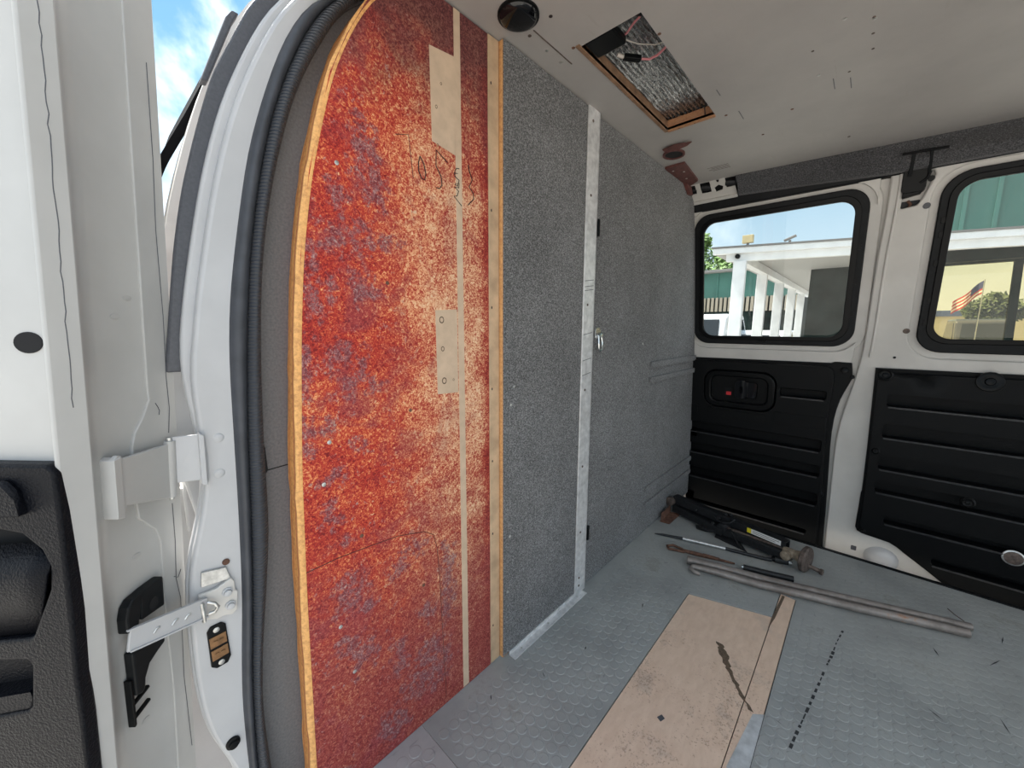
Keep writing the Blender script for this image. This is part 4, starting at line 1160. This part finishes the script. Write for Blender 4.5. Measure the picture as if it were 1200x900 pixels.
# hinge
hg = MB().plate([(.3965, .6535), (.4015, .6575), (.4055, .6555), (.4075, .652), (.4600, .6505), (.4700, .6520), (.4690, .5835), (.4600, .5850), (.4085, .6000), (.4050, .5935), (.4015, .5880), (.3965, .5905)], dmap_face, .010, .015).obj('hinge', 'door_paint', d3, bevel=.001)
MB().plate([(.3962, .6535), (.4035, .6555), (.4035, .5885), (.3962, .5905)], dmap_face, -.004, .0165).obj('hinge_flange', 'door_paint', hg, bevel=.001)
a0 = dmap_face(.468, .653, .0125); a1 = dmap_face(.467, .584, .0125)
MB().tube([a0, a1], .0058, 14).obj('hinge_knuckle', 'door_paint', hg, smooth=50)
MB().tube([(a0[0], a0[1], a0[2] + .004), (a1[0], a1[1], a1[2] - .003)], .0030, 10).obj('hinge_pin', 'zinc', hg, smooth=50)
hl = MB()
for (p, q) in ((Vector((a0[0] - .0, a0[1] + .004, .657)), Vector((.0765, .604, .657))),):
    b0 = Vector((a1[0], a1[1] + .004, .600)); b1 = Vector((.0745, .604, .598))
    nrm = Vector((0.2, -1, 0)) * .0045
    hl.add([p, q, b1, b0, p + nrm, q + nrm, b1 + nrm, b0 + nrm], [(0, 1, 2, 3), (7, 6, 5, 4), (0, 4, 5, 1), (1, 5, 6, 2), (2, 6, 7, 3), (3, 7, 4, 0)])
hl.obj('hinge_leaf', 'jamb_paint', d3, bevel=.001)
MB().plate([(.0750, .6605), (.0805, .656), (.0785, .5925), (.0730, .594)], xz(.602), 0, .010).obj('hinge_leaf_end', 'jamb_paint', d3, bevel=.001)

# check strap with rubber buffers and a broken clip
s0 = Vector(dmap_face(.4025, .4485, .010)); s1 = Vector((.062, .5895, .4335))
st = MB().obox(s0, s1, .004, .0255, (0, 0, 1)).obj('check_strap', 'jamb_paint', d3, bevel=.0012)
dv = (s1 - s0); nv = dv.cross(Vector((0, 0, 1))).normalized()
if nv.y > 0: nv = -nv
for f in (.32, .55, .72):
    c_ = s0 + dv * f + nv * .0022
    MB().tube([c_ + dv * -.04 + Vector((0, 0, -.003)), c_ + dv * .0 + Vector((0, 0, .001)), c_ + dv * .04 + Vector((0, 0, .002))], .0013, 6).obj('strap_stop', 'zinc', st, smooth=50)
MB().obox(s0 + Vector((0, 0, .0125)) + nv * .0015, s1 + Vector((0, 0, .0125)) + nv * .0015, .004, .002).obj('strap_rim', 'jamb_paint', st)
MB().obox(s0 + Vector((0, 0, -.0125)) + nv * .0015, s1 + Vector((0, 0, -.0125)) + nv * .0015, .004, .002).obj('strap_rim', 'jamb_paint', st)
MB().plate([(.4015, .4730), (.4045, .4850), (.4110, .4910), (.4280, .4930), (.4490, .4930), (.4490, .4560), (.4180, .4600), (.4180, .4700), (.4150, .4560), (.4020, .4560)], dmap_face, 0, .012).obj('rubber_buffer', 'rubber', d3, bevel=.002)
MB().plate(ell(.434, .468, .006, .008, 12), dmap_face, .012, .0125).obj('buffer_hollow', 'dark_void', d3)
MB().plate([(.4060, .4300), (.4470, .4220), (.4470, .4090), (.4380, .4060), (.4260, .4000), (.4200, .3880), (.4190, .3770), (.4150, .3730), (.4080, .3760)], dmap_face, 0, .011).obj('rubber_buffer', 'rubber', d3, bevel=.002)
ck = MB().plate([(.4040, .3980), (.4075, .3970), (.4085, .340), (.4060, .3385)], dmap_face, 0, .008).obj('black_clip', 'smooth_black', d3, bevel=.0008)
for z in (.3660, .3490):
    MB().obox(dmap_face(.406, z, .006), dmap_face(.4265, z + .0045, .006), .004, .0035).obj('clip_prong', 'smooth_black', ck, bevel=.0006)

# black moulded trim panel with cup holder and pocket
tp = [(.75, .672), (.4120, .6625), (.4060, .6560), (.4045, .615), (.4035, .564), (.4025, .511), (.4030, .445), (.4010, .40), (.4000, .32), (.399, .20), (.75, .20)]
cupo = [(.60, .6050), (.470, .6030), (.440, .5960), (.4240, .5800), (.4180, .5640), (.4200, .5400), (.4390, .4940), (.4420, .4900), (.60, .4780)]
trayo = [(.60, .4690), (.4480, .4675), (.4440, .4620), (.4480, .4180), (.4520, .4130), (.60, .385)]
lipo = [(.60, .6330), (.4440, .6360), (.4360, .6420), (.4360, .6070), (.60, .6120)]
tpo = MB().plate(tp, dmap_in, -.002, .013, [cupo, trayo]).obj('door_trim', 'trim_plastic', d3, bevel=.003, seg=3, smooth=40)
MB().plate([(.60, .648), (.4440, .650), (.4360, .640), (.4320, .616), (.60, .616)], dmap_in, .012, .020).obj('top_ledge', 'trim_plastic', tpo, bevel=.005, seg=3, smooth=40)
# cup: sloping front wall and dark rim
cv = []
for k in range(9):
    f = k / 8
    cv.append([dmap_in(.60 + (.4205 - .60) * f, .5750 - .010 * (1 - f) ** 2 + .005 * f, -.004), dmap_in(.60 + (.4200 - .60) * f, .535 + .020 * f, .012), dmap_in(.60 + (.4400 - .60) * f, .480 + .012 * f, .004)])
mb = MB(); vs = [p for r in cv for p in r]
mb.add(vs, [(i * 3 + k, i * 3 + k + 1, (i + 1) * 3 + k + 1, (i + 1) * 3 + k) for i in range(8) for k in range(2)])
cw = mb.obj('cup_holder', 'trim_plastic', tpo, smooth=60)
so = cw.modifiers.new('solid', 'SOLIDIFY'); so.thickness = .003
MB().plate(cupo, dmap_in, -.020, -.012).obj('cup_back', 'dark_void', tpo)
MB().plate(ell(.445, .5660, .020, .012, 24), dmap_in, -.010, -.002, [ell(.445, .5660, .016, .009, 24)]).obj('cup_rim', 'trim_plastic', tpo, bevel=.001)
MB().plate(trayo, dmap_in, -.014, -.008).obj('pocket_back', 'trim_plastic', tpo)
MB().plate([(.60, .408), (.450, .432), (.447, .420), (.4500, .4120), (.60, .385)], dmap_in, -.010, .011).obj('pocket_lip', 'trim_plastic', tpo, bevel=.005, seg=3, smooth=40)

#S7
# ================================================================== TOOLS ON THE FLOOR
jk = empty('scissor_jack', (1.58, .33, .001))
tag(jk, 'folded black scissor jack lying along the far door, yellow and white sticker on arm', 'jack')
A = Vector((1.640, .545, .050)); B = Vector((1.520, .100, .052))
ax = (B - A).normalized(); sd = Vector((ax.y, -ax.x, 0)); sd = sd if sd.x < 0 else -sd


def J(f, s, z):      # along the jack, sideways towards the camera, height
    p = A + (B - A) * f
    return Vector((p.x + sd.x * s, p.y + sd.y * s, z))


def arm(name, a, b, w, h, mat='black_steel'):
    d = (b - a).normalized(); k = d.cross(Vector((0, 0, 1))).normalized(); u = k.cross(d)
    mb = MB()
    for sgn in (-1, 1):
        mb.obox(a + k * sgn * w / 2, b + k * sgn * w / 2, .004, h)
    mb.obox(a + u * h / 2, b + u * h / 2, w, .004)
    return mb.obj(name, mat, jk, bevel=.001)


arm('upper_arm', J(0, .004, .060), J(.52, .0, .058), .030, .030)
ua = arm('upper_arm', J(.42, -.004, .058), J(.93, .002, .060), .028, .028)
arm('lower_arm', J(.02, .014, .026), J(.50, .030, .024), .034, .026)
arm('lower_arm', J(.46, .020, .024), J(.92, .016, .032), .034, .026)
MB().obox(J(.02, -.02, .012), J(.95, -.02, .012), .02, .020).obj('load_rail', 'black_steel', jk, bevel=.002)
MB().tube([J(.50, .030, .043), J(1.0, .012, .052)], .0045, 8).obj('screw_rod', 'dark_iron', jk, smooth=60)
MB().lathe([(0, .018), (.020, .018), (.022, .014)], J(-.01, .020, .052), sd, 18).obj('end_pivot', 'dark_iron', jk, smooth=40)
MB().lathe([(-.03, .017), (.022, .017), (.024, .012)], J(.49, .022, .040), sd, 16).obj('centre_nut', 'black_steel', jk, smooth=40)
for (f, s, z) in ((.44, .02, .062), (.47, .0, .078), (.55, .014, .074), (.50, -.01, .080), (.52, .035, .05), (.58, .03, .034), (.24, .025, .058), (.41, .035, .04)):
    MB().lathe([(-.006, .006), (.006, .006), (.008, .004)], J(f, s, z), Vector((sd.x, sd.y, .8)), 8).obj('rivet', 'black_steel', jk, smooth=30)
# base foot loop and plate towards the camera
MB().tube([J(.45, .045, .020), J(.38, .055, .010), J(.31, .060, .007), J(.29, .052, .007), J(.36, .045, .012), J(.44, .035, .024)], .006, 8).obj('base_loop', 'black_steel', jk, smooth=60)
MB().add([J(.44, .03, .012), J(.62, .025, .012), J(.72, .060, .003), J(.46, .060, .003), J(.44, .03, .001), J(.62, .025, .001), J(.72, .060, .0005), J(.46, .060, .0005)], [(0, 1, 2, 3), (7, 6, 5, 4), (0, 4, 5, 1), (1, 5, 6, 2), (2, 6, 7, 3), (3, 7, 4, 0)]).obj('base_plate', 'black_steel', jk, bevel=.001)
MB().tube([J(.55, .034, .046), J(.62, .052, .024), J(.68, .068, .008)], .0028, 7).obj('link_rod', 'black_steel', jk, smooth=60)
MB().tube([J(.40, .030, .068), J(.46, .034, .056), J(.54, .03, .066), J(.56, .012, .080)], .0028, 7).obj('link_rod', 'black_steel', jk, smooth=60)
# sticker on the right-hand upper arm
l0, l1 = J(.66, .0175, .0635), J(.90, .0195, .0655)
MB().obox(l0 + (l1 - l0) * .13, l1, .0008, .017, (0, 0, 1)).obj('label', 'sticker_white', ua)
MB().obox(l0, l0 + (l1 - l0) * .13, .0008, .017, (0, 0, 1)).obj('label', 'sticker_yellow', ua)
MB().obox(l0 + (l1 - l0) * .18 + sd * .0006 + Vector((0, 0, .003)), l0 + (l1 - l0) * .95 + sd * .0006 + Vector((0, 0, .003)), .0006, .0016).obj('label_print', 'dark_iron', ua)
MB().obox(l0 + (l1 - l0) * .18 + sd * .0006 + Vector((0, 0, -.003)), l0 + (l1 - l0) * .85 + sd * .0006 + Vector((0, 0, -.003)), .0006, .0016).obj('label_print', 'dark_iron', ua)
# tan swivel and round flange at the right end
MB().lathe([(0, .013), (.02, .016), (.030, .015), (.034, .011)], J(.93, .018, .046) - ax * .004, ax, 18).obj('swivel', 'tan_metal', jk, smooth=50)
MB().lathe([(-.012, .015), (.012, .015), (.014, .011)], J(.955, .034, .042), sd, 18).obj('swivel_cap', 'tan_metal', jk, smooth=40)
MB().lathe([(0, .014), (.018, .018), (.030, .024)], J(.975, .012, .044), ax, 20).obj('cone', 'tan_metal', jk, smooth=50)
MB().lathe([(0, .036), (.004, .042), (.014, .042), (.018, .037), (.018, .020), (.016, .014)], J(1.035, .012, .0445), ax, 28).obj('flange', 'dark_iron', jk, smooth=40)
MB().tube([J(1.06, .004, .022), J(1.14, -.008, .014)], .007, 10).obj('bolt_shank', 'dark_iron', jk, smooth=50)
MB().lathe([(0, .010), (.008, .010)], J(1.13, -.007, .0145), ax, 6).obj('bolt_head', 'dark_iron', jk)

rk = MB().plate([(1.50, .556), (1.60, .552), (1.61, .510), (1.505, .518)], lambda u, v, t: (u, v, t + .0012 + (u - 1.5) * .06), 0, .003).box((1.512, .550, .001), (1.60, .556, .036)).obj('rusty_bracket', 'rust', bevel=.001)
tag(rk, 'small rusty red steel bracket on floor in corner by partition', 'bracket')

r1 = empty('lug_wrench', (1.46, .32, .001))
tag(r1, 'slim black and silver lug wrench with round socket beside the jack', 'wrench')
pth = [(1.396, .524), (1.424, .438), (1.46, .302), (1.485, .185), (1.502, .150)]
P3 = lambda i, z=.007: (pth[i][0], pth[i][1], z)
MB().tube([(1.393, .532, .0035), (1.402, .505, .0055), P3(1)], [.0018, .0042, .0052], 8).obj('pry_tip', 'black_steel', r1, smooth=60)
MB().tube([P3(1), P3(2)], .0062, 10).obj('bright_shaft', 'zinc', r1, smooth=60)
MB().tube([P3(2), P3(3), (1.492, .168, .008)], [.0062, .0062, .0066], 10).obj('shaft', 'black_steel', r1, smooth=60)
MB().tube([(1.492, .168, .012), (1.497, .154, .012)], [.007, .0115], 12).obj('neck', 'smooth_black', r1, smooth=60)
MB().tube([(1.495, .160, .0125), (1.511, .118, .0125)], .0118, 14).obj('socket', 'black_steel', r1, smooth=60)
MB().tube([(1.5085, .1245, .0125), (1.512, .1155, .0125)], .0122, 14).obj('socket_rim', 'chrome', r1, smooth=60)

r2 = empty('rusty_strap', (1.35, .40, .001))
tag(r2, 'short rusty steel hook bar on floor behind the grey pipes', 'hook')
MB().tube([(1.331, .425, .006), (1.322, .452, .006), (1.338, .462, .006), (1.356, .448, .006), (1.352, .415, .006), (1.338, .405, .006), (1.331, .425, .006)], .0045, 7).obj('eye', 'rust', r2, smooth=60)
MB().tube([(1.345, .412, .006), (1.356, .365, .006), (1.372, .305, .006), (1.386, .255, .005)], [.006, .007, .005, .003], 8).obj('shank', 'rust', r2, smooth=60)
MB().tube([(1.368, .350, .006), (1.378, .300, .006)], .004, 7).obj('prong', 'rust', r2, smooth=60)

r3 = tag(MB().tube([(1.285, .376, .013), (1.309, .306, .012), (1.345, .163, .0115), (1.413, -.045, .0115), (1.490, -.275, .0115)], [.013, .0125, .0115, .0105, .0095], 14).obj('steel_pipe', 'pipe', smooth=50), 'long grey steel pipe on floor, the straight one nearer the jack', 'pipe')
MB().tube([(1.4905, -.2765, .0115), (1.4885, -.2705, .0115)], .0068, 12).obj('bore', 'dark_void', r3, smooth=50)
MB().tube([(1.489, -.262, .021), (1.505, -.245, .024), (1.527, -.236, .022)], .0011, 6).obj('wire_twist', 'dark_iron', r3, smooth=50)
r4 = tag(MB().tube([(1.244, .322, .006), (1.240, .337, .008), (1.246, .352, .010), (1.258, .350, .012), (1.268, .325, .0125), (1.283, .272, .012), (1.304, .172, .012), (1.340, .068, .012), (1.375, -.046, .012), (1.418, -.165, .012), (1.452, -.266, .012)], [.006, .007, .0075, .0085, .0095, .0110, .0115, .0115, .0115, .0115, .0115], 14).obj('crowbar', 'pipe', smooth=60), 'long grey steel bar with hooked end, lying alongside the straight pipe', 'crowbar')

bb = tag(MB().tube([(1.360, .228, .0095), (1.376, .168, .0095), (1.398, .098, .0095)], .0092, 12).obj('black_bar', 'black_steel', smooth=50), 'short black round bar lying behind the straight grey pipe', 'bar')
MB().tube([(1.3585, .233, .0095), (1.361, .224, .0095)], .0062, 10).obj('bright_end', 'chrome', bb, smooth=50)
bb.location.x += .016
for o in (r3, r4):
    o.location.z += .0012

#S8
# ================================================================== OUTSIDE
GZ = -.72
ground = MB().box((-40, -60, GZ - .1), (70, 60, GZ)).obj('ground', 'asphalt')
struct(ground)

porch = empty('porch_building', (9, -1, GZ))
tag(porch, 'white porch building with square posts and green metal upper wall', 'building')
ang = math.atan2(1.15, 3.26)


def fm(u, v, t):     # front of the porch: u along the eaves from the corner, t back into the porch
    return (7.05 + u * sin(ang) + t * cos(ang), 1.97 - u * cos(ang) + t * sin(ang) * .0, v)


MB().box((-.05, -.02, 1.975), (6.0, .10, 2.065), lambda x, y, z: fm(x, z, y)).obj('eaves_board', 'post_white', porch, bevel=.006)
MB().box((.13, .06, 1.862), (6.0, .16, 1.975), lambda x, y, z: fm(x, z, y)).obj('fascia_board', 'post_white', porch, bevel=.004)
MB().box((-.07, -.04, 2.065), (6.0, .16, 2.09), lambda x, y, z: fm(x, z, y)).obj('roof_edge', 'roof_grey', porch)
MB().add([fm(-.02, 1.965, .1), fm(6, 1.965, .1), (10.0, -4.0, 1.965), (10.0, 1.97, 1.965), fm(-.02, 2.05, .1), fm(6, 2.05, .1), (10.0, -4.0, 2.05), (10.0, 1.97, 2.05)], [(0, 1, 2, 3), (7, 6, 5, 4), (0, 4, 5, 1), (1, 5, 6, 2), (2, 6, 7, 3), (3, 7, 4, 0)]).obj('porch_ceiling', 'soffit', porch)
MB().box((10.0, .92, 1.965), (16.5, 1.97, 2.05)).obj('porch_ceiling', 'soffit', porch)
MB().box((7.25, 1.58, 1.83), (16.5, 1.70, 1.96)).obj('side_beam', 'post_white', porch)
for k in range(5):
    x = 7.18 + 1.97 * k
    yo = .045 if k else .01
    MB().box((x, 1.555 + yo, GZ), (x + .10, 1.735 + yo, 1.862)).obj('post', 'post_white', porch, bevel=.008)
MB().lathe([(0, .035), (.05, .035), (.06, .02)], fm(.30, 1.93, .055), (-1, 0, 0), 12).obj('small_camera', 'smooth_black', porch, smooth=40)
# green upper wall with standing seams
MB().box((8.55, -7.0, 2.09), (8.75, -.15, 5.2)).obj('upper_wall', 'green_metal', porch)
for k in range(22):
    y = -.20 - k * .30
    MB().box((8.515, y - .02, 2.10), (8.55, y + .02, 5.2)).obj('seam', 'green_metal', porch)
# shop front under the porch
MB().box((10.0, -7.0, 1.86), (10.15, 1.0, 2.0)).obj('shop_header', 'porch_dark', porch)
MB().box((9.0, -7.0, 1.79), (9.12, -.25, 1.965)).obj('porch_shade_band', 'porch_dark', porch)  # added dark strip standing in for the shade under the porch
MB().box((10.0, -.72, GZ), (10.15, 1.0, 1.86)).obj('shop_wall', 'porch_dark', porch)
MB().box((10.0, -7.0, GZ), (10.15, -.72, .45)).obj('shop_sill', 'cream_wall', porch)
for y in (-1.66, -3.4, -5.2):
    MB().add([(10.0, y - .045, .45), (10.08, y - .045, .45), (10.08, y + .045, .45), (10.0, y + .045, .45), (10.0, y - .0, 1.86), (10.08, y - .0, 1.86), (10.08, y + .09, 1.86), (10.0, y + .09, 1.86)], [(0, 3, 2, 1), (4, 5, 6, 7), (0, 1, 5, 4), (1, 2, 6, 5), (2, 3, 7, 6), (3, 0, 4, 7)]).obj('mullion', 'porch_dark', porch)
MB().box((10.06, -7.0, .45), (10.07, -.72, 1.86)).obj('shop_pane', 'shop_glass', porch)
MB().box((9.9, -7.0, GZ), (10.0, 1.0, GZ + .9)).obj('bench_wall', 'porch_dark', porch)


def roof_lamp(u, s, label, tilt):
    p = Vector(fm(u, 2.09, .05))
    o = empty('roof_lamp', p)
    tag(o, label, 'lamp')
    MB().box((p.x - .02, p.y - .015, p.z), (p.x + .02, p.y + .015, p.z + .04)).obj('stand', 'roof_grey', o)
    c_ = p + Vector((0, 0, .04 + (.06 if tilt < .5 else .03)))
    h = MB().obox(c_ + Vector((0, .075, -.03 * tilt)), c_ + Vector((0, -.075, .03 * tilt)), .08, .12 if tilt < .5 else .025).obj('lamp_head', 'lamp_tan' if tilt < .5 else 'roof_grey', o, bevel=.005)
    return o


roof_lamp(.42, .22, 'small tan square lamp on porch roof edge near its corner post', .0)
roof_lamp(.98, .22, 'small flat grey panel lamp on porch roof edge, right of the tan one', 1.0)

shed = empty('green_shed', (20, 5, GZ))
tag(shed, 'long low green shed with tan lattice band behind the white posts', 'shed')
MB().box((20.0, 2.2, 2.155), (23.0, 13.0, 3.33)).obj('upper_wall', 'green_metal', shed)
MB().box((19.6, 1.9, 3.31), (23.3, 13.2, 3.42)).obj('roof', 'roof_grey', shed, bevel=.01)
MB().box((20.1, 2.2, GZ), (23.0, 13.0, 1.575)).obj('lower_wall', 'porch_dark', shed)
MB().box((20.05, 2.2, 1.55), (23.0, 13.0, 2.17)).obj('band_back', 'porch_dark', shed)
for k in range(36):
    y = 2.3 + k * .18
    MB().box((19.97, y, 1.55), (20.04, y + .11, 2.19)).obj('slat', 'tan_board', shed)
for k in range(10):
    y = 2.4 + k * .75
    MB().box((19.95, y, 2.19), (20.0, y + .07, 3.31)).obj('rib', 'green_metal', shed)


def make_car(name, paint, label):
    """estate car, tail towards -x, at the origin on the ground; 1.85 wide"""
    r = empty(name, (0, 0, 0)); tag(r, label, 'car')
    side = [(0, .45), (.0, .95), (.12, 1.10), (.35, 1.86), (.55, 1.98), (2.6, 1.98), (3.4, 1.18), (4.5, 1.02), (4.6, .45)]
    MB().plate(side, lambda u, v, t: (u, t, v), -.92, .92).obj('body', paint, r, bevel=.06, seg=3, smooth=50)
    MB().add([(.135, -.74, 1.16), (.135, .74, 1.16), (.33, .70, 1.80), (.33, -.70, 1.80), (.11, -.74, 1.16), (.11, .74, 1.16), (.30, .70, 1.80), (.30, -.70, 1.80)], [(0, 1, 2, 3), (7, 6, 5, 4), (0, 4, 5, 1), (1, 5, 6, 2), (2, 6, 7, 3), (3, 7, 4, 0)]).obj('rear_window', 'car_glass', r, bevel=.02)
    for s_ in (-1, 1):
        MB().plate([(.55, 1.2), (.75, 1.82), (2.5, 1.82), (3.1, 1.2)], lambda u, v, t: (u, s_ * (.915 + t), v), 0, .02).obj('side_window', 'car_glass', r)
        MB().box((-.02, s_ * .80 - .09, .92), (.06, s_ * .80 + .09, 1.12)).obj('tail_light', 'tail_red', r, bevel=.01)
        for x in (.85, 3.7):
            MB().lathe([(-.11, .34), (.09, .34), (.11, .26)], (x, s_ * .85, .34), (0, s_, 0), 20).obj('wheel', 'smooth_black', r, smooth=40)
    MB().box((-.08, -.9, .42), (.05, .9, .62)).obj('bumper', paint, r, bevel=.03)
    MB().box((-.01, -.25, .72), (.01, .25, .86)).obj('plate', 'sticker_white', r)
    return r


def copy_tree(o, parent=None):
    c = o.copy(); C.objects.link(c)
    if parent: c.parent = parent; c.matrix_parent_inverse = o.matrix_parent_inverse.copy()
    for ch in o.children: copy_tree(ch, c)
    return c


car = make_car('car', 'car_white', 'white estate car parked left of the nearest porch post')
car.location = (14.0, 4.45, GZ)
car2 = copy_tree(car); car2['label'] = 'white car mostly hidden between the first two porch posts'
car2.location = (15.2, 2.75, GZ - .25); car2.scale = (1, .8, .85)
car3 = make_car('car', 'car_dark', 'dark car seen through the yellowish shop window under the porch')
car3.location = (22.0, -3.05, GZ - .1); car3.scale = (1, .75, 1)


def tree(name, x, y, z0, blobs, mat, label, nleaf, ls):
    r = empty(name, (x, y, GZ)); tag(r, label, 'tree')
    MB().tube([(x, y, GZ), (x + .1, y, z0 * .5), (x, y + .1, z0)], [.22, .16, .08], 8).obj('trunk', 'bark', r, smooth=60)
    mb = MB(); vs = []; fs = []
    for (bx, by, bz, br) in blobs:
        for _ in range(nleaf):
            d = Vector((random.gauss(0, 1), random.gauss(0, 1), random.gauss(0, 1))).normalized() * br * random.uniform(.55, 1.05)
            c_ = Vector((x + bx, y + by, bz)) + d
            a = Vector((random.gauss(0, 1), random.gauss(0, 1), random.gauss(0, 1))).normalized(); b = a.orthogonal().normalized()
            l = ls * random.uniform(.6, 1.3); o = len(vs)
            vs += [c_ - a * l, c_ + b * l * .5, c_ + a * l, c_ - b * l * .5]; fs.append((o, o + 1, o + 2, o + 3))
    mb.add(vs, fs)
    f = mb.obj('foliage', mat, r); f['kind'] = 'stuff'
    return r


tree('tree', 25.5, 8.35, 4.0, [(0, 0, 4.0, 1.3), (0, -1.2, 4.2, 1.0), (0, 1.2, 4.7, 1.4), (.5, .2, 5.3, 1.0), (-.3, -1.9, 3.8, .9), (0, -.4, 5.9, .5), (0, -1.6, 4.9, .5)], 'leaf', 'leafy green tree rising above the green shed', 700, .13)
tree('tree', 30.0, -4.35, 1.6, [(0, 0, 1.9, .65), (0, .55, 1.7, .5), (0, -.6, 1.7, .5), (0, 0, 1.4, .6)], 'leaf_dark', 'small distant round tree seen through the shop window beside the flag', 500, .12)

far = empty('low_building', (36, -8, GZ)); tag(far, 'long pale low building with blue roof edge far beyond the shop window', 'building')
MB().box((36, -30, GZ), (40, 3, 1.55)).obj('wall', 'cream_wall', far)
MB().box((35.8, -30, 1.55), (40, 3, 1.90)).obj('roof', 'blue_roof', far)

flag = empty('flag', (18, -1.9, GZ)); tag(flag, 'striped flag with dark corner flying on a pole beyond the shop window', 'flag')
MB().tube([(18, -2.335, GZ), (18, -2.335, 2.24)], .012, 8).obj('pole', 'zinc', flag, smooth=60)


def fl_map(a, b):    # a along the fly, b down the hoist
    return (18 + .05 * sin(a * 9), -2.32 + .55 * a, 2.20 - .38 * b - .62 * a + .03 * sin(a * 8))


for i in range(7):
    vs = []; fs = []
    for k in range(11):
        a = k / 10
        if i < 4: a = .40 + .60 * a
        vs += [fl_map(a, i / 7), fl_map(a, (i + 1) / 7)]
    for k in range(10): fs.append((2 * k, 2 * k + 1, 2 * k + 3, 2 * k + 2))
    s_ = MB().add(vs, fs).obj('stripe', 'flag_red' if i % 2 == 0 else 'flag_white', flag)
    s_.modifiers.new('solid', 'SOLIDIFY').thickness = .006
vs = []; fs = []
for k in range(7):
    a = .4 * k / 6
    vs += [fl_map(a, 0), fl_map(a, 4 / 7)]
for k in range(6): fs.append((2 * k, 2 * k + 1, 2 * k + 3, 2 * k + 2))
MB().add(vs, fs).obj('canton', 'flag_blue', flag).modifiers.new('solid', 'SOLIDIFY').thickness = .006
